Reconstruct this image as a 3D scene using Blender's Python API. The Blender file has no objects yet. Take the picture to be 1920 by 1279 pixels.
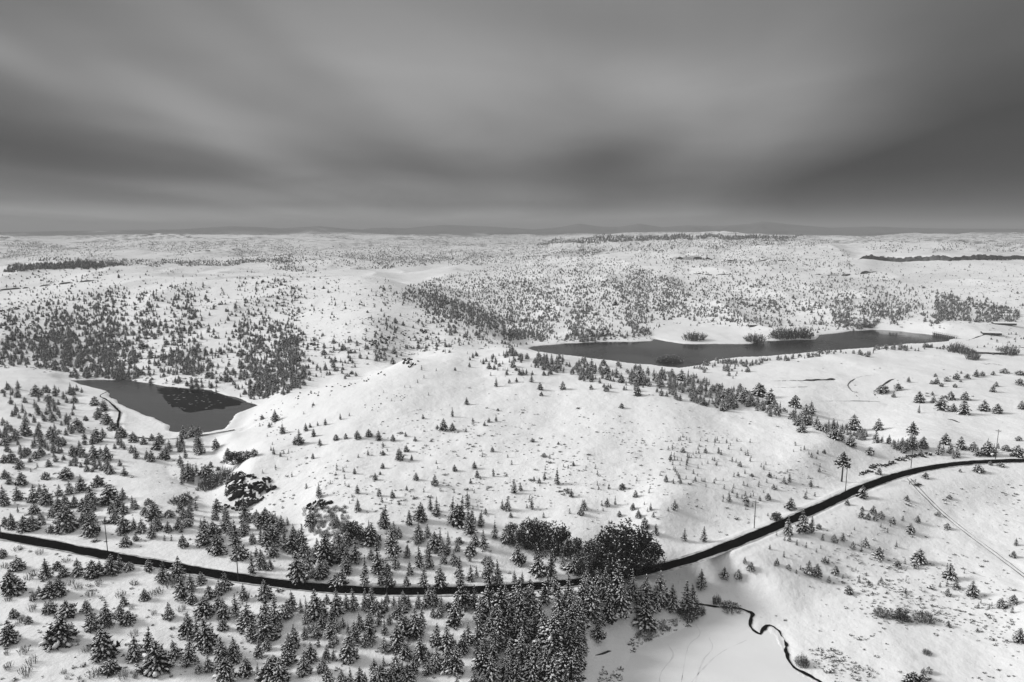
import bpy, math, random
import numpy as np
from mathutils import Vector

# ------------------------------------------------------------------ camera, sky, sun, exposure
F = 1281.0                     # focal length in photo pixels (1920 wide)
CAM_Z = 120.0
PITCH = math.radians(9.37)
EXPO = 1.22
HAZE_COL, HAZE_DENS = 0.60, 1.0 / 6600

scn = bpy.context.scene
COL = scn.collection
cam_d = bpy.data.cameras.new('camera')
cam = bpy.data.objects.new('camera', cam_d)
COL.objects.link(cam)
cam_d.sensor_width = 36.0
cam_d.lens = 36.0 * F / 1920.0
cam_d.clip_start = 1.0
cam_d.clip_end = 90000.0
cam.location = (0, 0, CAM_Z)
cam.rotation_euler = (math.pi / 2 - PITCH, 0, 0)
scn.camera = cam

SUN_EL = math.radians(29)
SUN_AZ = math.radians(-84)     # from the left, a little beyond the view's side (measured from +Y)
sun_dir = Vector((math.sin(SUN_AZ) * math.cos(SUN_EL), math.cos(SUN_AZ) * math.cos(SUN_EL), math.sin(SUN_EL)))
sl = bpy.data.lights.new('sun', 'SUN')
sl.energy = 1.5
sl.angle = math.radians(16)
so = bpy.data.objects.new('sun', sl)
COL.objects.link(so)
so.rotation_euler = sun_dir.to_track_quat('Z', 'Y').to_euler()
so.location = (0, 0, 400)


CLOUDS = [(0, 0, 260, 120, 20, -.16), (1960, 40, 260, 160, 0, -.35), (1850, 410, 260, 26, 0, -.45), (1950, 340, 380, 125, -6, -.86), (0, 265, 270, 66, 14, -.52), (1370, 210, 200, 115, 0, .55), (430, 262, 260, 36, 22, .48),
          (900, 190, 330, 100, 0, .20), (1170, 285, 130, 48, -18, -.36), (1550, 348, 380, 42, -5, -.40), (1262, 388, 80, 20, 0, .45), (60, 408, 420, 14, 0, .18),
          (180, 150, 230, 30, 27, -.16), (1180, 70, 200, 50, 12, -.16), (560, 120, 230, 36, 34, -.12), (1740, 130, 150, 130, 40, -.10), (30, 120, 160, 26, 28, .14), (760, 345, 110, 16, 5, .12), (260, 345, 200, 12, 4, .16), (720, 300, 150, 40, 10, -.14)]


def build_world():
    w = bpy.data.worlds.new('World')
    scn.world = w
    w.use_nodes = True
    nt = w.node_tree
    nt.nodes.clear()
    N, L = nt.nodes.new, nt.links.new
    out = N('ShaderNodeOutputWorld')
    bg = N('ShaderNodeBackground')
    L(bg.outputs[0], out.inputs[0])
    tc = N('ShaderNodeTexCoord')
    sep = N('ShaderNodeSeparateXYZ')
    L(tc.outputs['Generated'], sep.inputs[0])

    def math_(op, a, b=None, c=None):
        n = N('ShaderNodeMath')
        n.operation = op
        for i, v in enumerate((a, b, c)):
            if v is None:
                continue
            if isinstance(v, (int, float)):
                n.inputs[i].default_value = v
            else:
                L(v, n.inputs[i])
        return n.outputs[0]
    zp = math_('MAXIMUM', sep.outputs['Z'], 0.0)
    zc = math_('ADD', zp, 0.075)
    # the cloud deck: a layer overhead, drawn out along the wind (long exposure)
    th = math.radians(11.0)
    ct, st = math.cos(th), math.sin(th)
    across = math_('DIVIDE', math_('SUBTRACT', math_('MULTIPLY', sep.outputs['X'], ct), math_('MULTIPLY', sep.outputs['Y'], st)), zc)
    along = math_('DIVIDE', math_('ADD', math_('MULTIPLY', sep.outputs['X'], st), math_('MULTIPLY', sep.outputs['Y'], ct)), zc)

    def noise(su, sv, off, detail, rough, dist=0.0):
        cb = N('ShaderNodeCombineXYZ')
        L(math_('MULTIPLY_ADD', across, sv, off), cb.inputs[0])
        L(math_('MULTIPLY_ADD', along, su, off * 1.7), cb.inputs[1])
        n = N('ShaderNodeTexNoise')
        n.inputs['Scale'].default_value = 1.0
        n.inputs['Detail'].default_value = detail
        n.inputs['Roughness'].default_value = rough
        n.inputs['Distortion'].default_value = dist
        L(cb.outputs[0], n.inputs['Vector'])
        return n.outputs['Fac']
    n1 = noise(0.22, 0.30, 11.3, 1.0, 0.4, 0.9)
    n2 = noise(0.16, 0.80, 4.1, 1.5, 0.45, 0.7)
    n3 = noise(0.40, 2.2, 7.7, 2.0, 0.5, 0.5)
    n4 = noise(0.75, 0.75, 21.7, 3.0, 0.5, 0.8)
    s = math_('ADD', math_('MULTIPLY', math_('SUBTRACT', n1, 0.5), 1.0), math_('MULTIPLY', math_('SUBTRACT', n2, 0.5), 0.55))
    s = math_('ADD', s, math_('MULTIPLY', math_('SUBTRACT', n3, 0.5), 0.16))
    s = math_('ADD', s, math_('MULTIPLY', math_('SUBTRACT', n4, 0.5), 0.34))
    cloud = math_('MINIMUM', math_('MAXIMUM', math_('ADD', s, 1.0), 0.45), 1.7)
    # overcast brightness by elevation (CIE-like: the zenith is the brightest)
    ramp = N('ShaderNodeValToRGB')
    L(zp, ramp.inputs[0])
    cr = ramp.color_ramp
    cr.interpolation = 'EASE'
    stops = [(0.0, .40), (0.018, .29), (0.035, .18), (0.07, .145), (0.13, .205), (0.21, .235), (0.30, .205), (0.5, .34), (1.0, .62)]
    while len(cr.elements) < len(stops):
        cr.elements.new(0.5)
    for e, (p, v) in zip(cr.elements, stops):
        e.position = p
        e.color = (v, v, v, 1)
    # single banks and gaps of the deck: place in the photo, half sizes, slant, strength
    az = math_('ARCTAN2', sep.outputs['X'], sep.outputs['Y'])
    el = math_('ARCSINE', sep.outputs['Z'])
    bank = 1.0
    for px, py, sx, sy, rot, amp in CLOUDS:
        cx_ = (px - 960.0) / F
        cz_ = -(py - 639.5) / F
        y_ = math.cos(PITCH) + cz_ * math.sin(PITCH)
        z_ = -math.sin(PITCH) + cz_ * math.cos(PITCH)
        a0, e0 = math.atan2(cx_, y_), math.atan2(z_, math.hypot(cx_, y_))
        du = math_('SUBTRACT', az, a0)
        dv = math_('SUBTRACT', el, e0)
        cr_, sr_ = math.cos(math.radians(rot)), math.sin(math.radians(rot))
        uu = math_('MULTIPLY', math_('SUBTRACT', math_('MULTIPLY', du, cr_), math_('MULTIPLY', dv, sr_)), F / sx)
        vv = math_('MULTIPLY', math_('ADD', math_('MULTIPLY', du, sr_), math_('MULTIPLY', dv, cr_)), F / sy)
        r2 = math_('ADD', math_('MULTIPLY', uu, uu), math_('MULTIPLY', vv, vv))
        gs = math_('MULTIPLY', math_('EXPONENT', math_('MULTIPLY', r2, -1.0)), amp * 1.25)
        bank = math_('ADD', gs, bank)
    bank = math_('MAXIMUM', bank, 0.2)
    lum = math_('MULTIPLY', math_('MULTIPLY', ramp.outputs[0], bank), cloud)
    sky = N('ShaderNodeTexSky')
    sky.sky_type = 'NISHITA'
    sky.sun_disc = False
    sky.sun_elevation = SUN_EL
    sky.sun_rotation = SUN_AZ
    bw = N('ShaderNodeRGBToBW')
    L(sky.outputs[0], bw.inputs[0])
    thin = math_('MULTIPLY', math_('MINIMUM', bw.outputs[0], 6.0), 0.004)      # daylight seeping through the deck
    tot = math_('MULTIPLY', math_('ADD', lum, thin), 1.0 / 2 ** EXPO * 10.0)
    comb = N('ShaderNodeCombineXYZ')
    for i in range(3):
        L(tot, comb.inputs[i])
    L(comb.outputs[0], bg.inputs[0])
    bg.inputs[1].default_value = 0.1


build_world()
vs = scn.view_settings
scn.display_settings.display_device = 'sRGB'
vs.view_transform = 'Standard'
vs.look = 'None'
vs.exposure = EXPO
vs.gamma = 1.0
vs.use_curve_mapping = False
scn.render.engine = 'CYCLES'
cy = scn.cycles
cy.max_bounces = 6
cy.diffuse_bounces = 3
cy.glossy_bounces = 2
cy.transparent_max_bounces = 4
cy.volume_bounces = 0
cy.use_denoising = True
try:
    cy.denoiser = 'OPENIMAGEDENOISE'
    cy.denoising_prefilter = 'ACCURATE'
except Exception:
    pass

rng = np.random.default_rng(7)
random.seed(7)


# ------------------------------------------------------------------ materials (the photograph is black and white)
def grey(v):
    return (v, v, v, 1.0)


def mat(name, v, rough=0.9, spec=0.2, v2=None, scale=1.0, detail=4.0, bump=0.0, bscale=None, metallic=0.0):
    m = bpy.data.materials.new(name)
    m.use_nodes = True
    nt = m.node_tree
    b = nt.nodes['Principled BSDF']
    b.inputs['Base Color'].default_value = grey(v)
    b.inputs['Roughness'].default_value = rough
    b.inputs['Specular IOR Level'].default_value = spec
    b.inputs['Metallic'].default_value = metallic
    N, L = nt.nodes.new, nt.links.new
    if v2 is not None or bump:
        tc = N('ShaderNodeTexCoord')
        n = N('ShaderNodeTexNoise')
        n.inputs['Scale'].default_value = scale
        n.inputs['Detail'].default_value = detail
        L(tc.outputs['Object'], n.inputs['Vector'])
        if v2 is not None:
            r = N('ShaderNodeValToRGB')
            r.color_ramp.elements[0].position = 0.35
            r.color_ramp.elements[1].position = 0.65
            r.color_ramp.elements[0].color = grey(v)
            r.color_ramp.elements[1].color = grey(v2)
            L(n.outputs['Fac'], r.inputs[0])
            L(r.outputs[0], b.inputs['Base Color'])
        if bump:
            n2 = n
            if bscale:
                n2 = N('ShaderNodeTexNoise')
                n2.inputs['Scale'].default_value = bscale
                n2.inputs['Detail'].default_value = 5.0
                L(tc.outputs['Object'], n2.inputs['Vector'])
            bp = N('ShaderNodeBump')
            bp.inputs['Strength'].default_value = 1.0
            bp.inputs['Distance'].default_value = bump
            L(n2.outputs['Fac'], bp.inputs['Height'])
            L(bp.outputs[0], b.inputs['Normal'])
    return m


def ground_material():
    m = bpy.data.materials.new('snow_cover')
    m.use_nodes = True
    nt = m.node_tree
    b = nt.nodes['Principled BSDF']
    b.inputs['Roughness'].default_value = 0.85
    b.inputs['Specular IOR Level'].default_value = 0.15
    N, L = nt.nodes.new, nt.links.new
    geo = N('ShaderNodeNewGeometry')

    def noise(scale, detail=4.0, rough=0.5):
        n = N('ShaderNodeTexNoise')
        n.inputs['Scale'].default_value = scale
        n.inputs['Detail'].default_value = detail
        n.inputs['Roughness'].default_value = rough
        L(geo.outputs['Position'], n.inputs['Vector'])
        return n.outputs['Fac']

    def ramp(src, p0, c0, p1, c1):
        r = N('ShaderNodeValToRGB')
        r.color_ramp.elements[0].position = p0
        r.color_ramp.elements[1].position = p1
        r.color_ramp.elements[0].color = grey(c0)
        r.color_ramp.elements[1].color = grey(c1)
        L(src, r.inputs[0])
        return r.outputs[0]

    def mth(op, a, bb):
        n = N('ShaderNodeMath')
        n.operation = op
        for i, v in enumerate((a, bb)):
            if isinstance(v, (int, float)):
                n.inputs[i].default_value = v
            else:
                L(v, n.inputs[i])
        return n.outputs[0]

    def mix(f, a, bb):
        n = N('ShaderNodeMix')
        n.data_type = 'RGBA'
        for k, v in ((0, f), (6, a), (7, bb)):
            if isinstance(v, (int, float)):
                n.inputs[k].default_value = v if k == 0 else grey(v)
            else:
                L(v, n.inputs[k])
        return n.outputs[2]
    base = ramp(noise(0.02, 5), 0.3, 0.78, 0.7, 0.86)
    # grass tips and stones that show through thin snow
    tips = mth('MULTIPLY', ramp(noise(1.1, 3, 0.6), 0.66, 0.0, 0.72, 1.0), ramp(noise(0.035, 3), 0.46, 0.0, 0.60, 1.0))
    base = mix(mth('MULTIPLY', tips, 0.55), base, 0.12)
    # woods on the far country, too far to tell one tree from the next
    sep = N('ShaderNodeSeparateXYZ')
    L(geo.outputs['Position'], sep.inputs[0])
    ln_ = N('ShaderNodeVectorMath')
    ln_.operation = 'LENGTH'
    L(geo.outputs['Position'], ln_.inputs[0])
    far = ramp(mth('MULTIPLY', ln_.outputs['Value'], 1 / 10000.0), 0.17, 0.0, 0.42, 1.0)
    wood = mth('MAXIMUM', ramp(noise(0.0022, 6, 0.62), 0.40, 0.0, 0.56, 1.0), ramp(mth('ADD', mth('MULTIPLY', ln_.outputs['Value'], 1 / 10000.0), mth('MULTIPLY', mth('SUBTRACT', noise(0.0012, 5, 0.6), 0.5), 0.45)), 0.57, 0.0, 0.66, 0.95))
    speck = ramp(noise(0.03, 3, 0.6), 0.46, 0.0, 0.60, 1.0)
    speck = mth('MAXIMUM', speck, ramp(mth('MULTIPLY', ln_.outputs['Value'], 1 / 10000.0), 0.57, 0.0, 0.66, 1.0))
    fw = mth('MULTIPLY', mth('MULTIPLY', far, wood), speck)
    base = mix(mth('MULTIPLY', fw, 0.9), base, 0.04)
    L(base, b.inputs['Base Color'])
    bp = N('ShaderNodeBump')
    bp.inputs['Strength'].default_value = 1.0
    bp.inputs['Distance'].default_value = 0.5
    h = mth('ADD', mth('MULTIPLY', noise(0.35, 6, 0.6), 1.0), mth('MULTIPLY', noise(0.09, 4), 1.6))
    L(h, bp.inputs['Height'])
    L(bp.outputs[0], b.inputs['Normal'])
    return m


M = dict(
    ground=ground_material(),
    snow=mat('branch_snow', 0.80, 0.9, 0.1, 0.86, 2.0),
    needle=mat('needles', 0.010, 0.9, 0.05, 0.026, 1.5),
    bark=mat('bark', 0.03, 0.95, 0.1, 0.07, 6.0),
    twig=mat('twigs', 0.07, 0.95, 0.1, 0.16, 3.0),
    leaf=mat('dark_leaves', 0.010, 0.9, 0.05, 0.07, 1.0),
    sage=mat('sagebrush', 0.05, 0.95, 0.1, 0.14, 3.0),
    rock=mat('basalt', 0.012, 0.95, 0.1, 0.05, 0.8, bump=0.2),
    farrock=mat('rimrock', 0.025, 0.95, 0.1, 0.12, 0.12, bump=0.8),  # greyer than the near basalt: distance haze put into the rock colour
    asphalt=mat('wet_asphalt', 0.002, 0.95, 0.0, 0.005, 0.35),
    edge=mat('ploughed_slush', 0.25, 0.9, 0.1, 0.55, 0.5, bump=0.1),
    rut=mat('wheel_rut', 0.05, 0.95, 0.1, 0.30, 0.15),
    ditch=mat('exposed_bank', 0.03, 0.95, 0.1, 0.12, 0.6),
    pole=mat('pole_wood', 0.035, 0.9, 0.1, 0.06, 3.0),
    ceramic=mat('insulator', 0.25, 0.3, 0.5),
    wall=mat('weathered_boards', 0.05, 0.9, 0.1, 0.09, 2.0),
    steel=mat('galvanised_steel', 0.12, 0.5, 0.5, 0.2, 2.0, metallic=0.3),
    glass=mat('window_glass', 0.02, 0.1, 0.5),
    track=mat('packed_track', 0.62, 0.9, 0.1, 0.72, 0.3),
    floe=mat('drift_ice', 0.10, 0.8, 0.2, 0.35, 0.12),
    pond=mat('snowed_ice', 0.74, 0.8, 0.2, 0.80, 0.06, bump=0.05, bscale=0.6),
)


def water_material(name, ice):
    m = bpy.data.materials.new(name)
    m.use_nodes = True
    nt = m.node_tree
    b = nt.nodes['Principled BSDF']
    N, L = nt.nodes.new, nt.links.new
    b.inputs['Base Color'].default_value = grey(0.022)
    b.inputs['IOR'].default_value = 1.33
    b.inputs['Roughness'].default_value = 0.10
    geo = N('ShaderNodeNewGeometry')
    mp = N('ShaderNodeMapping')
    mp.inputs['Scale'].default_value = (0.06, 0.25, 0.2)
    L(geo.outputs['Position'], mp.inputs[0])
    n = N('ShaderNodeTexNoise')
    n.inputs['Scale'].default_value = 1.0
    n.inputs['Detail'].default_value = 3
    L(mp.outputs[0], n.inputs['Vector'])
    bp = N('ShaderNodeBump')
    bp.inputs['Distance'].default_value = 0.25
    bp.inputs['Strength'].default_value = 0.5
    L(n.outputs['Fac'], bp.inputs['Height'])
    L(bp.outputs[0], b.inputs['Normal'])
    big = N('ShaderNodeTexNoise')
    big.inputs['Scale'].default_value = 0.012
    big.inputs['Detail'].default_value = 4
    L(geo.outputs['Position'], big.inputs['Vector'])
    rr = N('ShaderNodeMapRange')
    rr.inputs['From Min'].default_value = 0.35
    rr.inputs['From Max'].default_value = 0.65
    rr.inputs['To Min'].default_value = 0.03
    rr.inputs['To Max'].default_value = 0.32
    L(big.outputs['Fac'], rr.inputs['Value'])
    L(rr.outputs[0], b.inputs['Roughness'])
    if ice:
        r = N('ShaderNodeValToRGB')
        r.color_ramp.elements[0].color = grey(0.04)
        r.color_ramp.elements[1].color = grey(0.075)
        L(n.outputs['Fac'], r.inputs[0])
        L(r.outputs[0], b.inputs['Base Color'])
        b.inputs['Roughness'].default_value = 0.4
    return m


M['water'] = water_material('open_water', False)
M['black_water'] = water_material('rippled_water', False)
M['black_water'].node_tree.nodes['Principled BSDF'].inputs['Specular IOR Level'].default_value = 0.02
M['black_water'].node_tree.nodes['Principled BSDF'].inputs['Base Color'].default_value = grey(0.008)
M['black_water'].node_tree.nodes['Principled BSDF'].inputs['Roughness'].default_value = 0.3
M['ice'] = water_material('thin_grey_ice', True)


# ------------------------------------------------------------------ helpers: pixels and the ground
def pix_dir(px, py):
    """direction of a photo pixel: azimuth (rad, from +Y to +X) and tangent of its angle below the horizontal"""
    px = np.asarray(px, float)
    py = np.asarray(py, float)
    cx = (px - 960.0) / F
    cz = -(py - 639.5) / F
    y = math.cos(PITCH) + cz * math.sin(PITCH)
    z = -math.sin(PITCH) + cz * math.cos(PITCH)
    hd = np.hypot(cx, y)
    return np.arctan2(cx, y), -z / hd


def pix_plane(px, py, z):
    az, t = pix_dir(px, py)
    d = (CAM_Z - np.asarray(z, float)) / np.maximum(t, 1e-5)
    return d * np.sin(az), d * np.cos(az)


def hash2(ix, iy, seed):
    h = (ix.astype(np.int64) * 374761393 + iy.astype(np.int64) * 668265263 + seed * 982451653) & 0xffffffff
    h = ((h ^ (h >> 13)) * 1274126177) & 0xffffffff
    h = (h ^ (h >> 16)) & 0xffffffff
    return h / 4294967295.0


def vnoise(x, y, wl, seed=0):
    x = np.asarray(x) / wl
    y = np.asarray(y) / wl
    ix, iy = np.floor(x), np.floor(y)
    fx, fy = x - ix, y - iy
    fx = fx * fx * fx * (fx * (fx * 6 - 15) + 10)
    fy = fy * fy * fy * (fy * (fy * 6 - 15) + 10)
    a, b = hash2(ix, iy, seed), hash2(ix + 1, iy, seed)
    c, d = hash2(ix, iy + 1, seed), hash2(ix + 1, iy + 1, seed)
    return (a + (b - a) * fx) * (1 - fy) + (c + (d - c) * fx) * fy - 0.5


def sstep(a, b, x):
    t = np.clip((x - a) / (b - a), 0, 1)
    return t * t * (3 - 2 * t)


def smooth_line(pts, step):
    """Catmull-Rom through world points, resampled about every step metres"""
    P = np.asarray(pts, float)
    P = np.vstack([2 * P[0] - P[1], P, 2 * P[-1] - P[-2]])
    out = []
    for i in range(1, len(P) - 2):
        n = max(2, int(np.linalg.norm(P[i + 1] - P[i]) / step))
        for k in range(n):
            t = k / n
            out.append(0.5 * ((2 * P[i]) + (P[i + 1] - P[i - 1]) * t + (2 * P[i - 1] - 5 * P[i] + 4 * P[i + 1] - P[i + 2]) * t * t
                              + (3 * P[i] - P[i - 1] - 3 * P[i + 1] + P[i + 2]) * t ** 3))
    out.append(P[-2])
    return np.array(out)


def line_dist(X, Y, line, reach):
    """distance of points to a polyline (x, y, ...) and the line's third column at the nearest point"""
    D = np.full(X.shape, 1e9)
    V = np.zeros(X.shape)
    lo, hi = line[:, :2].min(0) - reach, line[:, :2].max(0) + reach
    sel = np.nonzero((X > lo[0]) & (X < hi[0]) & (Y > lo[1]) & (Y < hi[1]))
    x, y = X[sel], Y[sel]
    best = np.full(x.shape, 1e9)
    val = np.zeros(x.shape)
    for i in range(len(line) - 1):
        a, b = line[i], line[i + 1]
        dx, dy = b[0] - a[0], b[1] - a[1]
        L2 = dx * dx + dy * dy + 1e-9
        t = np.clip(((x - a[0]) * dx + (y - a[1]) * dy) / L2, 0, 1)
        dd = np.hypot(x - a[0] - t * dx, y - a[1] - t * dy)
        m = dd < best
        best[m] = dd[m]
        val[m] = (a[2] + t * (b[2] - a[2]))[m]
    D[sel] = best
    V[sel] = val
    return D, V


def in_poly(x, y, poly):
    x = np.asarray(x)
    y = np.asarray(y)
    r = np.zeros(x.shape, bool)
    n = len(poly)
    for i in range(n):
        x0, y0 = poly[i][0], poly[i][1]
        x1, y1 = poly[(i + 1) % n][0], poly[(i + 1) % n][1]
        c = ((y0 > y) != (y1 > y))
        with np.errstate(divide='ignore', invalid='ignore'):
            xi = (x1 - x0) * (y - y0) / (y1 - y0 + 1e-12) + x0
        r ^= c & (x < xi)
    return r


# ------------------------------------------------------------------ the lie of the land
# what the photograph shows: (photo x, photo y, height in metres)
SEEN = [
    (0, 1279, 2), (300, 1279, 1), (600, 1279, 0), (900, 1279, -4), (1100, 1279, -9), (1300, 1279, -12), (1500, 1279, -12), (1700, 1279, -11), (1920, 1279, -10),
    (0, 1003, 0), (200, 1040, 0), (450, 1085, 0), (700, 1108, 0), (930, 1105, 0), (1100, 1090, 0), (1250, 1065, 0), (1400, 1010, 0), (1550, 945, 1), (1700, 885, 2), (1800, 868, 2), (1920, 862, 1),
    (200, 1150, 0), (500, 1180, -1), (800, 1200, -3), (950, 1200, -6), (1150, 1140, -9), (1250, 1120, -8), (1300, 1150, -11), (1450, 1100, -9), (1600, 1050, -7), (1750, 980, -5), (1900, 920, -3), (1900, 1100, -8), (1700, 1150, -10),
    (100, 950, -1), (300, 980, 1), (500, 1040, 2), (700, 1050, 3), (1000, 1060, -2), (1150, 1050, -2), (1300, 990, 3.5), (1480, 925, 5), (1600, 870, 7.5),
    (0, 900, 0), (150, 880, -1), (300, 860, -4), (380, 840, -8), (0, 800, 4), (100, 800, 1), (60, 740, 3), (180, 790, -2), (0, 720, 6),
    (190, 740, -2), (225, 800, -3), (310, 828, -4), (410, 815, -4), (400, 880, -9), (330, 920, -4), (430, 965, -4), (560, 1000, -3),
    (470, 935, -2), (470, 885, 5), (400, 860, -6), (520, 800, 5), (440, 812, -3), (450, 850, 0),
    (540, 742, 8), (620, 720, 14), (700, 700, 18), (760, 675, 22), (850, 660, 25), (950, 658, 25), (1050, 670, 23), (1150, 686, 20), (1250, 702, 17), (1350, 730, 14), (1450, 760, 10), (1550, 790, 8), (1650, 828, 7), (1720, 845, 5), (1820, 850, 2),
    (600, 850, 8), (600, 780, 12), (700, 900, 8), (700, 800, 14), (800, 750, 19), (900, 700, 22), (900, 800, 15), (900, 950, 5), (1000, 900, 8), (1050, 750, 18), (1100, 850, 12), (1200, 950, 6), (1200, 800, 14), (1300, 870, 10), (1350, 800, 12), (1450, 850, 9), (800, 1000, 4), (1000, 990, 3), (600, 930, 5),
    (1500, 700, -8), (1700, 700, -8), (1900, 700, -8), (1500, 755, -8), (1700, 800, -8), (1900, 800, -8), (1850, 828, -6),
    (1100, 652, -12), (1300, 655, -12), (1500, 645, -12), (1700, 632, -12), (1850, 640, -10), (1400, 674, -10), (1600, 662, -9), (1800, 652, -9),
    (1000, 640, -9), (1100, 630, -5), (1225, 625, -9), (1400, 615, -9), (1600, 605, -9), (1750, 610, -9), (1900, 610, -8),
    (1000, 590, -4), (1100, 560, 0), (1250, 560, 2), (1400, 560, 5), (1600, 560, 2), (1800, 560, 3), (1920, 570, 3), (900, 560, -4), (850, 530, -5), (780, 510, -5),
    (1000, 500, 10), (1100, 500, 18), (1250, 500, 25), (1400, 505, 22), (1550, 525, 16), (1700, 515, 16), (1850, 515, 18), (1700, 490, 30), (1850, 490, 30),
    (1150, 470, 38), (1300, 470, 46), (1400, 455, 64), (1300, 442, 76), (1450, 443, 76), (1150, 445, 66), (1550, 452, 58), (1620, 468, 44), (1750, 466, 44), (1750, 452, 50), (1800, 443, 52), (1920, 443, 52), (1920, 466, 44),
    (150, 712, -3), (330, 724, -3), (480, 754, -2), (100, 650, 8), (300, 650, 8), (500, 690, 3), (550, 700, 4), (60, 600, 18), (250, 600, 16), (450, 620, 14), (200, 560, 24), (50, 550, 28), (0, 520, 38), (100, 505, 40), (250, 510, 36), (400, 520, 35), (500, 520, 36), (600, 525, 40), (680, 520, 42), (740, 535, 38), (800, 570, 28), (860, 600, 20), (930, 630, 8), (700, 600, 28), (600, 600, 24), (560, 650, 12), (700, 660, 12), (800, 640, 12), (640, 690, 6),
    (100, 492, 0), (300, 490, 0), (500, 495, 0), (640, 490, 2), (800, 480, 3), (900, 470, 5), (1000, 470, 12),
    (0, 480, 15), (0, 455, 60), (100, 460, 45), (150, 459, 40), (240, 450, 62), (400, 450, 62), (600, 450, 55), (800, 448, 50), (1000, 445, 48),
]
# ground the photograph hides behind a crest: (photo x, distance, height)
HIDDEN = [
    (600, 520, 2), (680, 535, 4), (760, 565, 5), (900, 630, 9), (1050, 620, 3), (1050, 720, -10), (1200, 640, -8), (1200, 560, 4), (1350, 560, -6), (1450, 520, -8), (1550, 470, -8), (1650, 430, -6),
    (100, 1800, 5), (300, 1700, 5), (500, 1700, 8), (680, 1500, 5), (420, 420, 1),
] + [(x, 9500, 15) for x in (0, 480, 960, 1440, 1920)] + [(x, 20000, 10) for x in (0, 480, 960, 1440, 1920)] + [(x, 110, z) for x, z in ((0, 2), (500, 0), (960, -5), (1400, -12), (1920, -11))] \
  + [(-300, 250, 0), (-300, 700, 8), (-300, 1500, 30), (-300, 3500, 40), (2250, 250, -4), (2250, 420, -3), (2250, 900, -8), (2250, 1900, 30), (2250, 3500, 48)]


def uv_of(az, d):
    return np.clip(np.degrees(az), -43, 43) / 20.0, np.log(np.maximum(d, 105.0))


def tps_fit():
    s = np.array(SEEN, float)
    az, t = pix_dir(s[:, 0], s[:, 1])
    d = (CAM_Z - s[:, 2]) / t
    h = np.array(HIDDEN, float)
    az2, _ = pix_dir(h[:, 0], np.full(len(h), 600.0))
    A = np.concatenate([az, az2])
    D = np.concatenate([d, h[:, 1]])
    Z = np.concatenate([s[:, 2], h[:, 2]])
    u, v = uv_of(A, D)
    n = len(u)
    r2 = (u[:, None] - u) ** 2 + (v[:, None] - v) ** 2
    K = 0.5 * r2 * np.log(r2 + 1e-12) + np.eye(n) * 2e-4
    P = np.stack([np.ones(n), u, v], 1)
    S = np.block([[K, P], [P.T, np.zeros((3, 3))]])
    sol = np.linalg.solve(S, np.concatenate([Z, np.zeros(3)]))
    return u, v, sol


TU, TV, TS = tps_fit()


def base_height(az, d):
    u, v = uv_of(az, d)
    z = TS[-3] + TS[-2] * u + TS[-1] * v
    for i in range(len(TU)):
        r2 = (u - TU[i]) ** 2 + (v - TV[i]) ** 2
        z = z + TS[i] * 0.5 * r2 * np.log(r2 + 1e-12)
    return z


def rows():
    out = [12.0]
    for top, ratio in ((150, 1.035), (1150, 1.0046), (2600, 1.007), (23000, 1.0125)):
        while out[-1] < top:
            out.append(out[-1] * ratio)
    return np.array(out)


DR = rows()
AZ = np.radians(np.concatenate([np.arange(-180, -42, 3.0), np.arange(-41, 41.01, 0.13), np.arange(44, 180.1, 3.0)]))
AA, DD = np.meshgrid(AZ, DR)            # rows by distance, columns by azimuth
GX, GY = DD * np.sin(AA), DD * np.cos(AA)
GZ = base_height(AA, DD)
# rolling, hummocks, drifts; gullied country farther off
fard = sstep(900, 2600, DD)
GZ += vnoise(GX, GY, 90, 1) * 2.2 * (1 - fard) + vnoise(GX, GY, 31, 2) * 1.3 * (1 - fard) + vnoise(GX, GY, 11, 3) * 0.75 * (1 - fard) + vnoise(GX, GY, 4.2, 4) * 0.32 * (1 - sstep(500, 900, DD))
def gullies(x, y):
    return vnoise(x, y, 520, 5) * 30 - np.abs(vnoise(x, y, 330, 6)) * 56 + 12


GZ += fard * (gullies(GX, GY) + vnoise(GX, GY, 130, 7) * 8 + vnoise(GX, GY, 55, 13) * 2.5)
GZ += sstep(3500, 6000, DD) * (vnoise(GX, GY, 1300, 8) * 20) * (1 - sstep(6500, 8000, DD))
mid = sstep(620, 1000, DD) * (1 - sstep(2500, 4000, DD))
GZ += mid * (vnoise(GX, GY, 190, 9) * 19 - np.abs(vnoise(GX, GY, 130, 10)) * 24 + 5.0 + vnoise(GX, GY, 48, 12) * 2.2)
# the far ranges
RID = [(-200, 434), (0, 435), (120, 433), (240, 431), (330, 429), (430, 422), (480, 424), (525, 428), (600, 424), (640, 427), (690, 425), (760, 428), (830, 421), (930, 425), (1000, 430), (1050, 425), (1085, 418), (1130, 425), (1160, 425), (1200, 419), (1240, 426), (1290, 420), (1340, 421), (1400, 418), (1430, 413), (1480, 420), (1560, 427), (1640, 425), (1760, 428), (1920, 429), (2200, 430)]
raz, rt = pix_dir([r[0] for r in RID], [r[1] for r in RID])
for d0, wd, lo, hi, seed in ((6900, 550, -45, -9.0, 21), (8000, 800, -16, 45, 22)):
    crest = CAM_Z - d0 * np.interp(AA, raz, rt)
    w_ = sstep(lo, lo + 6, np.degrees(AA)) * (1 - sstep(hi - 6, hi, np.degrees(AA)))
    sh = np.exp(-((DD - d0) / wd) ** 2)
    rn = 1 - 2.2 * np.abs(vnoise(GX, GY, 1700, seed)) * (1 - sh) - 1.0 * np.abs(vnoise(GX, GY, 700, seed + 5)) * (1 - 0.7 * sh)
    GZ = np.maximum(GZ, GZ + (crest - GZ) * sh * w_ * np.clip(rn, 0.1, 1.0))
CORE = np.abs(np.degrees(AA)) < 41.5


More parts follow.
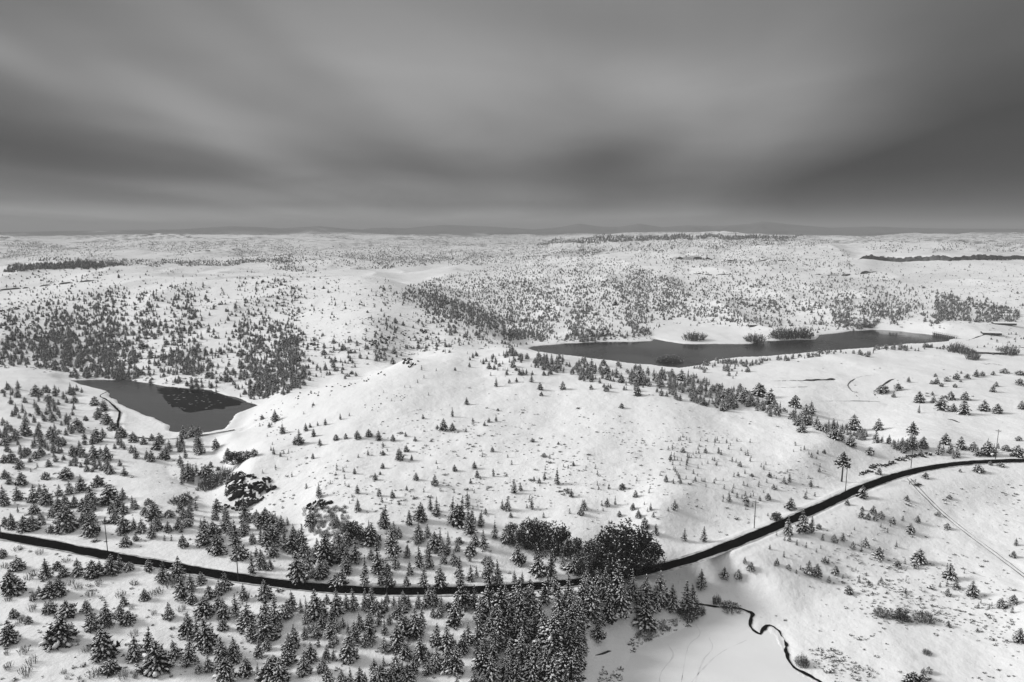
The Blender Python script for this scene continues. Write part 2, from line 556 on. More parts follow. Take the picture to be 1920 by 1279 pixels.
class Land:
    """reads heights off the ground grid"""
    def z(self, x, y):
        x = np.asarray(x, float)
        y = np.asarray(y, float)
        d = np.hypot(x, y)
        fi = np.clip(np.interp(d, DR, np.arange(len(DR))), 0, len(DR) - 1.001)
        fj = np.clip(np.interp(np.arctan2(x, y), AZ, np.arange(len(AZ))), 0, len(AZ) - 1.001)
        i, j = fi.astype(int), fj.astype(int)
        a, b = fi - i, fj - j
        return (GZ[i, j] * (1 - b) + GZ[i, j + 1] * b) * (1 - a) + (GZ[i + 1, j] * (1 - b) + GZ[i + 1, j + 1] * b) * a

    def hit(self, px, py):
        """where the line of sight through photo pixels first meets the ground"""
        az, t = pix_dir(np.atleast_1d(px), np.atleast_1d(py))
        X = np.zeros(len(az))
        Y = np.zeros(len(az))
        ok = np.zeros(len(az), bool)
        i0 = int(np.searchsorted(DR, 100))
        for c in range(0, len(az), 4000):
            a, tt = az[c:c + 4000], t[c:c + 4000]
            fj = np.interp(a, AZ, np.arange(len(AZ)))
            j = np.clip(fj.astype(int), 0, len(AZ) - 2)
            b = fj - j
            zz = GZ[i0:, j] * (1 - b) + GZ[i0:, j + 1] * b
            diff = zz - (CAM_Z - DR[i0:, None] * tt)
            up = diff >= 0
            k = up.argmax(0)
            good = up.any(0) & (k > 0)
            k1 = np.maximum(k, 1)
            q = np.arange(len(a))
            f1, f0 = diff[k1, q], diff[k1 - 1, q]
            w = np.clip(-f0 / (f1 - f0 + 1e-9), 0, 1)
            d = DR[i0 + k1 - 1] + w * (DR[i0 + k1] - DR[i0 + k1 - 1])
            X[c:c + 4000], Y[c:c + 4000], ok[c:c + 4000] = d * np.sin(a), d * np.cos(a), good
        return X, Y, ok


LAND = Land()

# rims of basalt that break the far slopes: (photo points, height of the step, label)
RIMS = [
    ([(1608, 488), (1660, 489), (1720, 489), (1780, 489), (1850, 488), (1960, 486)], 13.0, 'long dark basalt cliff along the plateau rim at right'),
    ([(1075, 473), (1130, 475), (1200, 475), (1290, 474)], 5.0, 'thin snow-topped rock band below the wooded plateau, left of the centre cliffs'),
    ([(1245, 486), (1265, 486), (1310, 486), (1345, 485)], 8.0, 'short dark cliff face above the middle of the wooded slope'),
    ([(1525, 515), (1570, 517), (1610, 514), (1648, 509)], 6.0, 'low slanting rock band below the left end of the long cliff'),
    ([(1425, 452), (1450, 452), (1478, 451)], 7.0, 'small dark cliff on the bare shoulder of the plateau skyline'),
    ([(855, 483), (920, 482), (990, 481), (1060, 481)], 4.0, 'faint thin ledge left of the wooded plateau, over the pale field'),
    ([(1350, 492), (1400, 490), (1450, 489), (1490, 486)], 4.0, 'faint broken ledge between the centre cliff and the long cliff'),
    ([(1290, 512), (1330, 515), (1380, 514)], 3.5, 'short thin ledge below the short dark cliff face'),
    ([(300, 470), (380, 471), (470, 470)], 6.0, 'thin ledge across the farthest snowy hills at left'),
    ([(-30, 543), (40, 541), (90, 534), (150, 528), (200, 524)], 3.5, 'broken snow-capped rock ledge on the far left ridge'),
]
RIMW = []
for pts, hh, lab in RIMS:
    p = np.array(pts, float)
    X, Y, ok = LAND.hit(p[:, 0], p[:, 1])
    ra, rd = np.arctan2(X, Y), np.hypot(X, Y)
    RIMW.append((ra, rd, hh, lab))
    dr = np.interp(AA, ra, rd)
    s = DD - dr
    ends = sstep(ra[0] - .004, ra[0] + .02, AA) * (1 - sstep(ra[-1] - .02, ra[-1] + .004, AA))
    GZ += hh * sstep(-4, 14, s) * np.exp(-np.maximum(s, 0) / 260.0) * ends

# the road and the lane that leaves it
ROAD_PX = [(-160, 985, 0.5), (-60, 996, 0.2), (0, 1004, 0), (100, 1021, 0), (200, 1042, 0), (300, 1058, 0), (400, 1076, 0), (500, 1092, 0), (600, 1103, 0), (700, 1109, 0), (800, 1110, 0), (900, 1108, 0), (1000, 1100, 0), (1100, 1090, 0), (1200, 1075, 0), (1260, 1061, 0), (1330, 1038, 0.2), (1400, 1010, 0.4), (1470, 981, 0.7), (1550, 945, 1.2), (1620, 913, 1.7), (1680, 892, 2), (1740, 877, 2), (1800, 869, 1.8), (1860, 865, 1.4), (1930, 863, 1), (2050, 866, 0.5)]
rp = np.array(ROAD_PX, float)
rx, ry = pix_plane(rp[:, 0], rp[:, 1], rp[:, 2])
ROAD = smooth_line(np.stack([rx, ry, rp[:, 2]], 1), 2.0)
kern = np.hanning(33)[1:-1]
kern /= kern.sum()
pad = np.vstack([np.repeat(ROAD[:1], 15, 0), ROAD, np.repeat(ROAD[-1:], 15, 0)])
ROAD = np.stack([np.convolve(pad[:, c], kern, 'valid') for c in range(3)], 1)[8:-8]
DAM_PX = [(205, 733, -1.8), (188, 742, -1.8), (200, 750, -1.8), (216, 764, -2), (224, 775, -2.2), (221, 790, -2.4), (222, 803, -2.6), (236, 814, -2.8), (262, 820, -3), (310, 823.5, -3), (360, 819, -3), (412, 811, -3), (440, 806, -2.5)]
dp = np.array(DAM_PX, float)
dx_, dy_ = pix_plane(dp[:, 0], dp[:, 1], dp[:, 2])
DAM = smooth_line(np.stack([dx_, dy_, dp[:, 2]], 1), 2.0)
LANE_PX = [(1704, 897, 1.6), (1714, 908, 0.2), (1735, 930, -2.0), (1770, 964, -3.5), (1820, 1004, -5), (1870, 1041, -6), (1920, 1079, -6.5), (1990, 1130, -7)]
lp = np.array(LANE_PX, float)


def bench(line, half, blend, drop, berm=0.0):
    global GZ
    D, V = line_dist(GX, GY, line, blend + half + 2)
    k = 1 - sstep(half, half + blend, D)
    GZ = GZ * (1 - k) + (V - drop) * k
    if berm:
        GZ = GZ + berm * np.exp(-((D - half - 0.3) / 0.9) ** 2) * (0.6 + 0.9 * (vnoise(GX, GY, 5, 31) + 0.5))


bench(ROAD, 4.0, 30.0, 0.25, 0.5)
bench(DAM, 3.2, 9.0, 0.25, 0.35)
lx, ly, _ = LAND.hit(lp[:, 0], lp[:, 1])
LANE = smooth_line(np.stack([lx, ly, LAND.z(lx, ly)], 1), 2.0)
bench(LANE, 1.1, 3.0, 0.1)

# lakes, pond, creek
LAKE_R_Z, LAKE_L_Z, POND_Z = -12.0, -5.0, -12.6
LAKE_R_PX = [(975, 657), (1000, 649), (1060, 643.5), (1140, 641.5), (1222, 639.5), (1226, 636), (1238, 637.5), (1262, 641), (1285, 645), (1340, 644.5), (1410, 644.5), (1440, 639), (1490, 637.5), (1524, 636.5), (1534, 629), (1570, 624), (1600, 620.5), (1640, 618), (1690, 621.5), (1750, 629), (1793, 633.5), (1770, 640), (1700, 646), (1640, 651), (1560, 657), (1490, 664), (1420, 669), (1360, 672), (1310, 684), (1270, 690), (1200, 683), (1100, 672), (1020, 662)]
LAKE_L_PX = [(135, 713), (180, 712.5), (228, 713), (270, 717), (300, 723), (345, 727), (395, 732), (440, 745), (487, 759), (470, 767), (445, 775), (433, 785), (428, 795), (414, 806), (395, 811), (360, 815), (320, 808), (316, 797), (290, 785), (262, 775), (240, 765), (222, 755), (210, 745), (208, 738), (196, 731), (170, 727), (150, 719)]
POND_PX = [(1300, 1150), (1330, 1135), (1390, 1144), (1406, 1156), (1404, 1178), (1420, 1190), (1440, 1183), (1455, 1192), (1465, 1215), (1478, 1245), (1500, 1268), (1530, 1283), (1500, 1330), (1250, 1340), (1170, 1285), (1175, 1240), (1195, 1215), (1240, 1198), (1290, 1180)]
CREEK_PX = [(1302, 1131), (1340, 1136), (1380, 1140), (1402, 1146), (1412, 1150), (1407, 1164), (1409, 1178), (1425, 1188), (1434, 1179), (1444, 1173), (1456, 1179), (1466, 1192), (1474, 1206), (1477, 1226), (1486, 1246), (1505, 1260), (1528, 1272), (1560, 1300)]


def flat_poly(pxs, z):
    p = np.array(pxs, float)
    x, y = pix_plane(p[:, 0], p[:, 1], z)
    return np.stack([x, y, np.full(len(x), z)], 1)


def ragged(poly, step, amp, seed):
    """a shoreline with small bays and points"""
    out = []
    n = len(poly)
    for i in range(n):
        a, b = poly[i], poly[(i + 1) % n]
        m = max(1, int(np.linalg.norm(b - a) / step))
        for k in range(m):
            out.append(a + (b - a) * k / m)
    P = np.array(out)
    P[:, 0] += amp * (vnoise(P[:, 0], P[:, 1], step * 4, seed) * 2 + vnoise(P[:, 0], P[:, 1], step * 1.5, seed + 1))
    P[:, 1] += amp * (vnoise(P[:, 0], P[:, 1], step * 4, seed + 2) * 2 + vnoise(P[:, 0], P[:, 1], step * 1.5, seed + 3))
    return P


LAKE_R, LAKE_L, POND = ragged(flat_poly(LAKE_R_PX, LAKE_R_Z), 6.0, 3.0, 90), ragged(flat_poly(LAKE_L_PX, LAKE_L_Z), 4.0, 1.8, 94), ragged(flat_poly(POND_PX, POND_Z), 2.0, .7, 98)


def carve(poly, z, bank, blend, depth):
    global GZ
    ring = np.vstack([poly, poly[:1]])
    D, V = line_dist(GX, GY, ring, blend + 60)
    ins = in_poly(GX, GY, poly)
    sd = np.where(ins, -D, D)
    k = 1 - sstep(1.0, blend, sd)
    tgt = np.where(ins, z - depth * sstep(0, 1.5, D), z + bank * sstep(0, 2.5, sd))
    k = np.where(ins, 1.0, k)
    keep_up = np.where(ins, 0.0, 1.0)
    new = GZ * (1 - k) + tgt * k
    GZ = np.where(D > 1e8, np.where(ins, tgt, GZ), np.where(keep_up > 0, np.maximum(new, z + bank * sstep(0, 2.5, sd) - 0.3), new))


carve(LAKE_R, LAKE_R_Z, 1.0, 40.0, 1.5)
carve(LAKE_L, LAKE_L_Z, 1.0, 16.0, 1.5)
carve(POND, POND_Z, 0.5, 20.0, 0.5)
cz = np.array(CREEK_PX, float)
cxx, cyy = pix_plane(cz[:, 0], cz[:, 1], POND_Z + 0.1)
CREEK = smooth_line(np.stack([cxx, cyy, np.full(len(cxx), POND_Z + 0.1)], 1), 1.0)
D, V = line_dist(GX, GY, CREEK, 14)
k = 1 - sstep(2.5, 13.0, D)
GZ = np.where(D < 1e8, GZ * (1 - k) + np.where(D < 1.5, V - 0.18, V + 0.22 * sstep(1.4, 4.0, D)) * k, GZ)
kp = np.where(in_poly(GX, GY, POND), sstep(0.9, 1.6, D), 0.0)
GZ = GZ * (1 - kp) + (POND_Z - 0.3) * kp


# ------------------------------------------------------------------ mesh building
def link(o, parent=None, loc=None):
    COL.objects.link(o)
    if parent is not None:
        o.parent = parent
    if loc is not None:
        o.location = loc
    return o


def mesh_np(name, V, Fq, mats, smooth=False, mi=None):
    me = bpy.data.meshes.new(name)
    V = np.asarray(V, np.float32)
    Fq = np.asarray(Fq, np.int32)
    me.vertices.add(len(V))
    me.vertices.foreach_set('co', V.ravel())
    n, k = Fq.shape
    me.loops.add(n * k)
    me.loops.foreach_set('vertex_index', Fq.ravel())
    me.polygons.add(n)
    me.polygons.foreach_set('loop_start', np.arange(0, n * k, k, dtype=np.int32))
    me.polygons.foreach_set('loop_total', np.full(n, k, np.int32))
    for m in mats:
        me.materials.append(m)
    if mi is not None:
        me.polygons.foreach_set('material_index', np.asarray(mi, np.int32))
    me.update(calc_edges=True)
    if smooth:
        me.polygons.foreach_set('use_smooth', np.ones(n, bool))
    me.validate()
    return me


class MB:
    """collects faces (with a material number each) for one mesh"""
    def __init__(self):
        self.v, self.f, self.m = [], [], []

    def tri(self, a, b, c, m=0):
        n = len(self.v)
        self.v += [tuple(a), tuple(b), tuple(c)]
        self.f.append((n, n + 1, n + 2))
        self.m.append(m)

    def add(self, vs, fs, m=0):
        n = len(self.v)
        self.v += [tuple(p) for p in vs]
        for f in fs:
            self.f.append(tuple(n + i for i in f))
            self.m.append(m)

    def box(self, lo, hi, m=0):
        x0, y0, z0 = lo
        x1, y1, z1 = hi
        self.add([(x0, y0, z0), (x1, y0, z0), (x1, y1, z0), (x0, y1, z0), (x0, y0, z1), (x1, y0, z1), (x1, y1, z1), (x0, y1, z1)],
                 [(3, 2, 1, 0), (4, 5, 6, 7), (0, 1, 5, 4), (1, 2, 6, 5), (2, 3, 7, 6), (3, 0, 4, 7)], m)

    def tube(self, pts, radii, n=6, m=0, cap=True):
        base = len(self.v)
        for i, p in enumerate(pts):
            p = Vector(p)
            a = Vector(pts[max(i - 1, 0)])
            b = Vector(pts[min(i + 1, len(pts) - 1)])
            t = (b - a).normalized()
            u = t.orthogonal().normalized()
            w = t.cross(u)
            for k in range(n):
                an = 2 * math.pi * k / n
                q = p + (u * math.cos(an) + w * math.sin(an)) * radii[i]
                self.v.append(tuple(q))
        for i in range(len(pts) - 1):
            for k in range(n):
                a = base + i * n + k
                b = base + i * n + (k + 1) % n
                self.f.append((a, b, b + n, a + n))
                self.m.append(m)
        if cap:
            self.f.append(tuple(base + k for k in reversed(range(n))))
            self.m.append(m)
            self.f.append(tuple(base + (len(pts) - 1) * n + k for k in range(n)))
            self.m.append(m)

    def mesh(self, name, mats, smooth=False):
        me = bpy.data.meshes.new(name)
        me.from_pydata(self.v, [], self.f)
        for mm in mats:
            me.materials.append(mm)
        me.polygons.foreach_set('material_index', np.array(self.m, np.int32))
        if smooth:
            me.polygons.foreach_set('use_smooth', np.ones(len(self.f), bool))
        me.update()
        return me


def tag(o, label=None, cat=None, group=None, kind=None):
    if label:
        o['label'] = label
    if cat:
        o['category'] = cat
    if group:
        o['group'] = group
    if kind:
        o['kind'] = kind
    return o


def obj(name, me, parent=None, loc=None):
    return link(bpy.data.objects.new(name, me), parent, loc)


def empty(name, loc, rz=0.0):
    o = bpy.data.objects.new(name, None)
    o.empty_display_size = 0.5
    link(o)
    o.location = loc
    o.rotation_euler = (0, 0, rz)
    return o


# ------------------------------------------------------------------ ground, road, lane, water
nr, nc = GZ.shape
idx = np.arange(nr * nc).reshape(nr, nc)
q = np.stack([idx[:-1, :-1], idx[:-1, 1:], idx[1:, 1:], idx[1:, :-1]], -1).reshape(-1, 4)[:, ::-1]
wrap = np.stack([idx[:-1, -1], idx[:-1, 0], idx[1:, 0], idx[1:, -1]], -1).reshape(-1, 4)[:, ::-1]
inner = np.array([nr * nc], np.int32)
V = np.stack([GX.ravel(), GY.ravel(), GZ.ravel()], 1)
g = obj('snow_ground', mesh_np('snow_ground', V, q, [M['ground']], True))
tag(g, 'rolling snow-covered country reaching to the hazy hills', None, None, 'structure')


def ribbon(name, line, half, lift, material, jitter=0.0, seed=0, cross=2, crown=0.0):
    P = line[:, :2]
    T = np.gradient(P, axis=0)
    T /= np.linalg.norm(T, axis=1)[:, None] + 1e-9
    Nn = np.stack([-T[:, 1], T[:, 0]], 1)
    r = np.random.default_rng(seed)
    V, Fq = [], []
    s = np.arange(len(P))
    j1 = jitter * (vnoise(s * 2.0, s * 0, 3.1, seed) * 2 + vnoise(s * 2.0, s * 0, 14, seed + 1) * 2)
    j2 = jitter * (vnoise(s * 2.0, s * 0 + 9, 3.1, seed + 2) * 2 + vnoise(s * 2.0, s * 0 + 9, 14, seed + 3) * 2)
    for k in range(cross + 1):
        u = -1 + 2 * k / cross
        off = u * half + (j1 if k == 0 else j2 if k == cross else 0)
        z = line[:, 2] + lift + crown * (1 - u * u)
        V.append(np.column_stack([P[:, 0] + Nn[:, 0] * off, P[:, 1] + Nn[:, 1] * off, z]))
    V = np.concatenate(V)
    n = len(P)
    for k in range(cross):
        a = np.arange(n - 1) + k * n
        Fq.append(np.stack([a, a + n, a + n + 1, a + 1], 1)[:, ::-1])
    return obj(name, mesh_np(name, V, np.concatenate(Fq), [material]))


tag(ribbon('road', ROAD, 2.4, 0.10, M['asphalt'], 0.3, 3, 4, 0.06), 'black wet two-lane road sweeping across the snow', None, None, 'structure')
tag(ribbon('road_shoulder', ROAD, 3.1, 0.05, M['edge'], 0.3, 4, 4), 'grey ploughed slush along both edges of the road', None, None, 'structure')
tag(ribbon('dam_road', DAM, 0.62, 0.10, M['asphalt'], 0.3, 5, 2), 'narrow dark road curving over the dam of the left lake', None, None, 'structure')
for side, sd in ((-1, 8), (1, 9)):
    T = np.gradient(LANE[:, :2], axis=0)
    T /= np.linalg.norm(T, axis=1)[:, None]
    ln = LANE.copy()
    ln[:, 0] += -T[:, 1] * 0.85 * side
    ln[:, 1] += T[:, 0] * 0.85 * side
    ln[:, 2] = LAND.z(ln[:, 0], ln[:, 1])
    tag(ribbon('lane_wheel_rut', ln, 0.17, 0.09, M['rut'], 0.14, sd), 'dark wheel rut of the farm lane, ' + ('far' if side > 0 else 'near') + ' side', None, None, 'structure')


def sheet(name, poly, z, material, extra=0.0):
    me = bpy.data.meshes.new(name)
    P = poly[:, :2]
    c = P.mean(0)
    Q = P + (P - c) / (np.linalg.norm(P - c, axis=1)[:, None] + 1e-9) * extra
    me.from_pydata([(a, b, z) for a, b in Q], [], [tuple(range(len(Q)))])
    me.materials.append(material)
    me.update()
    o = obj(name, me)
    if me.polygons[0].normal.z < 0:
        me.flip_normals()
    return o


tag(sheet('lake_water', LAKE_R, LAKE_R_Z, M['water'], 2.5), 'dark grey lake with points of snowy shore, right of centre', None, None, 'structure')
tag(sheet('lake_ice', LAKE_L, LAKE_L_Z, M['ice'], 1.5), 'small left lake skinned with thin grey ice', None, None, 'structure')
OPEN_PX = [(292, 726), (320, 726.5), (352, 730), (395, 735), (440, 748), (452, 756), (440, 762), (420, 768), (395, 771), (362, 772), (335, 766), (318, 758), (305, 745), (296, 735)]
op = smooth_line(np.vstack([flat_poly(OPEN_PX, LAKE_L_Z), flat_poly(OPEN_PX[:1], LAKE_L_Z)]), 2.0)[:-1]
cop = op[:, :2].mean(0)
for i in range(len(op)):
    op[i, :2] = cop + (op[i, :2] - cop) * (1 + 0.22 * float(vnoise(op[i, 0], op[i, 1], 14, 44)) + 0.16 * float(vnoise(op[i, 0], op[i, 1], 4, 45)))
tag(sheet('open_water', op, LAKE_L_Z + 0.02, M['black_water']), 'black patch of open water in the ice of the left lake', None, None, 'structure')
tag(sheet('frozen_pond', POND, POND_Z, M['pond'], 0.8), 'snow-dusted frozen pond at the bottom beside the creek', None, None, 'structure')
TRK = [[(1330, 1195), (1335, 1215), (1318, 1240), (1300, 1290)], [(1250, 1205), (1262, 1230), (1240, 1260), (1235, 1290)], [(1305, 1170), (1312, 1190), (1290, 1215), (1275, 1290)], [(1400, 1200), (1350, 1225), (1310, 1262), (1290, 1290)]]
for i, tp in enumerate(TRK):
    tl = smooth_line(flat_poly(tp, POND_Z), 1.0)
    tag(ribbon('ski_track', tl, 0.16, 0.012, M['track'], 0.12, 60 + i), 'faint curving track across the frozen pond, %s from the left' % ('third', 'leftmost', 'second', 'rightmost')[i], None, None, 'structure')
fl = ([], [])
for i in range(70):
    c = op[rng.integers(len(op)), :2] * .55 + cop * .45 + rng.normal(0, 9, 2) * (1.0, .8)
    if not in_poly(np.array([c[0]]), np.array([c[1]]), op)[0]:
        continue
    b0, r0 = len(fl[0]), rng.uniform(.2, .75)
    for k_ in range(7):
        a_ = k_ * .898 + rng.uniform(-.2, .2)
        fl[0].append((c[0] + math.cos(a_) * r0 * rng.uniform(.6, 1.4) * 1.6, c[1] + math.sin(a_) * r0 * rng.uniform(.6, 1.2), LAKE_L_Z + .05))
    fl[1].append(tuple(range(b0, b0 + 7)))
fme = bpy.data.meshes.new('ice_floes')
fme.from_pydata(fl[0], [], fl[1])
fme.materials.append(M['floe'])
tag(obj('ice_floes', fme), 'small pale scraps of ice drifting on the black open water', None, None, 'stuff')
tag(ribbon('creek', CREEK, 0.45, 0.03, M['black_water'], 0.42, 12), 'narrow black creek winding round the frozen pond', None, None, 'structure')

# ------------------------------------------------------------------ trees and bushes: prototypes (local base at z = 0)
def blob(mb, c, rx, ry, rz, r, m, az=None, tilt=0.0):
    """an irregular low lump of snow, drawn out along az"""
    an = r.uniform(0, 6.28)
    ca, sa = (math.cos(az), math.sin(az)) if az is not None else (1.0, 0.0)
    ring = []
    for k in range(6):
        a = an + k * 1.0472 + r.uniform(-.25, .25)
        q_ = r.uniform(.7, 1.2)
        u, v = math.cos(a) * rx * q_, math.sin(a) * ry * q_
        ring.append((c[0] + u * ca - v * sa, c[1] + u * sa + v * ca, c[2] - rz * r.uniform(.2, .7) + u * tilt))
    top = (c[0] + r.uniform(-.2, .2) * rx, c[1] + r.uniform(-.2, .2) * ry, c[2] + rz)
    bot = (c[0], c[1], c[2] - rz * .9)
    mb.add([top, bot] + ring, [(0, 2 + k, 2 + (k + 1) % 6) for k in range(6)] + [(1, 2 + (k + 1) % 6, 2 + k) for k in range(6)], m)


def needle_spray(mb, c, size, n, r, m, up=0.15):
    """a clump of short needled twigs round c"""
    for _ in range(n):
        a = r.uniform(0, 6.283)
        e = r.uniform(-0.7, 0.75) + up
        dx, dy, dz = math.cos(a) * math.cos(e), math.sin(a) * math.cos(e), math.sin(e)
        L_ = size * r.uniform(.6, 1.2)
        w = L_ * r.uniform(.22, .38)
        px_, py_ = -math.sin(a), math.cos(a)
        b = (c[0] - dx * L_ * .25, c[1] - dy * L_ * .25, c[2] - dz * L_ * .25)
        t = (c[0] + dx * L_, c[1] + dy * L_, c[2] + dz * L_)
        tw = r.uniform(-.6, .6)
        mb.tri((b[0] + px_ * w, b[1] + py_ * w, b[2] + w * tw), (b[0] - px_ * w, b[1] - py_ * w, b[2] - w * tw), t, m)


def conifer(seed, h, rad, whorls, per, shape, snow=0.75, z0=0.08, lump=1.0, forked=False):
    """trunk, crown and snow lumps as three builders"""
    r = random.Random(seed)
    tk, cr, sn = MB(), MB(), MB()
    lean = (r.uniform(-.03, .03) * h, r.uniform(-.03, .03) * h)
    tk.tube([(0, 0, -0.6), (0, 0, h * .1), (lean[0] * .5, lean[1] * .5, h * .5), (lean[0], lean[1], h * .97)], [h * .026, h * .022, h * .015, h * .003], 6)
    for i in range(whorls):
        f = (i + r.uniform(-.3, .3)) / (whorls - 1)
        f = min(max(f, 0.0), 1.0)
        zf = z0 + (0.97 - z0) * f
        if shape == 'cone':
            prof = (1 - f) ** 0.8 * (0.72 + 0.28 * min(1, f * 6)) + 0.05
        elif shape == 'round':
            prof = (.75 + .25 * min(1, f * 4)) * (1 - f ** 1.5) ** .7 + .06
        else:
            prof = (0.8 + 0.2 * math.sin(min(1, f * 4) * 1.57)) * (1 - f) ** .66 + .05
        n = max(3, int(per * (0.45 + 0.55 * prof) + r.uniform(-.5, 1)))
        a0 = r.uniform(0, 6.283)
        for k in range(n):
            a = a0 + 6.283 * k / n + r.uniform(-.35, .35)
            L_ = rad * prof * r.uniform(.62, 1.18)
            droop = r.uniform(-.28, .12) - .12 * (1 - f)
            bz = h * zf + r.uniform(-.02, .02) * h
            cx_, cy_ = lean[0] * zf, lean[1] * zf
            tip = (cx_ + math.cos(a) * L_, cy_ + math.sin(a) * L_, bz + droop * L_)
            wd = max(0.28, L_ * .36)
            # limb
            cr.tri((cx_, cy_, bz + .03 * h), (cx_, cy_, bz - .01 * h), tip, 0)
            for q_ in ((.45, .9), (.85, .8)) if L_ > .5 else ((.7, .9),):
                c = (cx_ + (tip[0] - cx_) * q_[0], cy_ + (tip[1] - cy_) * q_[0], bz + droop * L_ * q_[0])
                needle_spray(cr, c, wd * q_[1] * 1.2, 8, r, 0)
                if r.random() < snow:
                    s_ = wd * r.uniform(.30, .62) * lump
                    blob(sn, (c[0], c[1], c[2] + wd * .30), s_ * 1.45, s_ * .72, s_ * .40, r, 0, a, droop)
    needle_spray(cr, (lean[0], lean[1], h * .97), h * .035 + .12, 8, r, 0, .8)
    blob(sn, (lean[0], lean[1], h * .99), h * .014 + .05, h * .014 + .05, h * .018 + .05, r, 0)
    return tk, cr, sn


def bare_shrub(seed, h, rad, n, snow=.3):
    r = random.Random(seed)
    tk, cr, sn = MB(), MB(), MB()
    for i in range(n):
        a = r.uniform(0, 6.283)
        q_ = math.sqrt(r.random())
        t = (math.cos(a) * rad * q_, math.sin(a) * rad * q_, h * r.uniform(.5, 1.0) * (1 - .55 * q_ * q_))
        b = (t[0] * .72 + r.uniform(-.08, .08) * rad, t[1] * .72 + r.uniform(-.08, .08) * rad, -.2)
        mid = (t[0] * .82 + r.uniform(-.08, .08) * rad, t[1] * .82 + r.uniform(-.08, .08) * rad, t[2] * .55)
        wd = .012 * h / 2 + .020
        tk.tube([b, mid, t], [wd, wd * .75, wd * .3], 3, 0, False)
        for _ in range(4):
            f = r.uniform(.4, 1)
            c = tuple(b[j] + (t[j] - b[j]) * f for j in range(3))
            e = (c[0] + r.uniform(-.16, .16) * rad, c[1] + r.uniform(-.16, .16) * rad, c[2] + r.uniform(.0, .2) * h)
            cr.tri((c[0] - wd, c[1], c[2]), (c[0] + wd, c[1], c[2]), e, 0)
            cr.tri((c[0], c[1] - wd, c[2]), (c[0], c[1] + wd, c[2]), e, 0)
            if r.random() < snow:
                blob(sn, e, .05 * h * .5, .05 * h * .5, .02 * h * .5, r, 0)
    if not sn.f:
        blob(sn, (0, 0, h * .5), .1, .1, .05, r, 0)
    return tk, cr, sn


def thicket(seed, h, rad, n, snow=.3):
    r = random.Random(seed)
    tk, cr, sn = MB(), MB(), MB()
    tips = []
    for i in range(9):
        a = 6.283 * i / 9 + r.uniform(-.3, .3)
        q_ = r.uniform(.15, .75)
        t = (math.cos(a) * rad * q_, math.sin(a) * rad * q_, h * r.uniform(.55, .85))
        tk.tube([(t[0] * .1, t[1] * .1, -.5), (t[0] * .45, t[1] * .45, t[2] * .5), t], [h * .018, h * .012, h * .004], 5)
        tips.append(t)
    lobes = [(0, 0, h * .55, 1.1)] * 3 + [(t[0] * 1.0, t[1] * 1.0, t[2] * r.uniform(.6, 1.15), r.uniform(.3, .5)) for t in tips] + [(math.cos(a) * rad * .6, math.sin(a) * rad * .6, h * r.uniform(.12, .4), r.uniform(.45, .6)) for a in (0.3, 1.2, 2.1, 3.3, 4.2, 5.3)]
    for i in range(n):
        lx_, ly_, lz_, s_ = r.choice(lobes)
        while True:
            p = (r.uniform(-1, 1), r.uniform(-1, 1), r.uniform(-1, 1))
            d_ = math.sqrt(p[0] ** 2 + p[1] ** 2 + p[2] ** 2)
            if .45 < d_ < 1:
                break
        R_ = rad * .62 * s_
        c = (lx_ + p[0] * R_, ly_ + p[1] * R_, max(.25, lz_ + p[2] * h * .36 * s_))
        needle_spray(cr, c, h * .052, 5, r, 0, .1)
        if p[2] > -.1 and r.random() < snow * (1.2 if p[2] > .3 else .7):
            s2 = h * r.uniform(.010, .021)
            blob(sn, (c[0], c[1], c[2] + h * .03), s2, s2, s2 * .5, r, 0)
    return tk, cr, sn


def sage(seed):
    r = random.Random(seed)
    tk, cr, sn = MB(), MB(), MB()
    for i in range(16):
        a = r.uniform(0, 6.283)
        q_ = math.sqrt(r.random()) * .5
        c = (math.cos(a) * q_, math.sin(a) * q_, .28 * (1 - q_))
        needle_spray(cr, c, .30, 3, r, 0, .5)
        if r.random() < .4:
            blob(sn, (c[0], c[1], c[2] + .2), .17, .17, .07, r, 0)
    tk.tube([(0, 0, -.1), (0, 0, .2)], [.04, .03], 3)
    return tk, cr, sn


# kind -> list of (height, width, trunk, crown, snow, one joined mesh)
PROTO = {}


def register(kind, h, w, parts, crownmat, barkmat='bark'):
    tk, cr, sn = parts
    n = '%s_%d' % (kind, len(PROTO.get(kind, [])))
    j = MB()
    for b, m in ((tk, 0), (cr, 1), (sn, 2)):
        j.add(b.v, b.f, m)
    PROTO.setdefault(kind, []).append((h, w, tk.mesh(n + '_trunk', [M[barkmat]], True), cr.mesh(n + '_crown', [M[crownmat]]), sn.mesh(n + '_snow', [M['snow']], True),
                                       j.mesh(n, [M[barkmat], M[crownmat], M['snow']])))


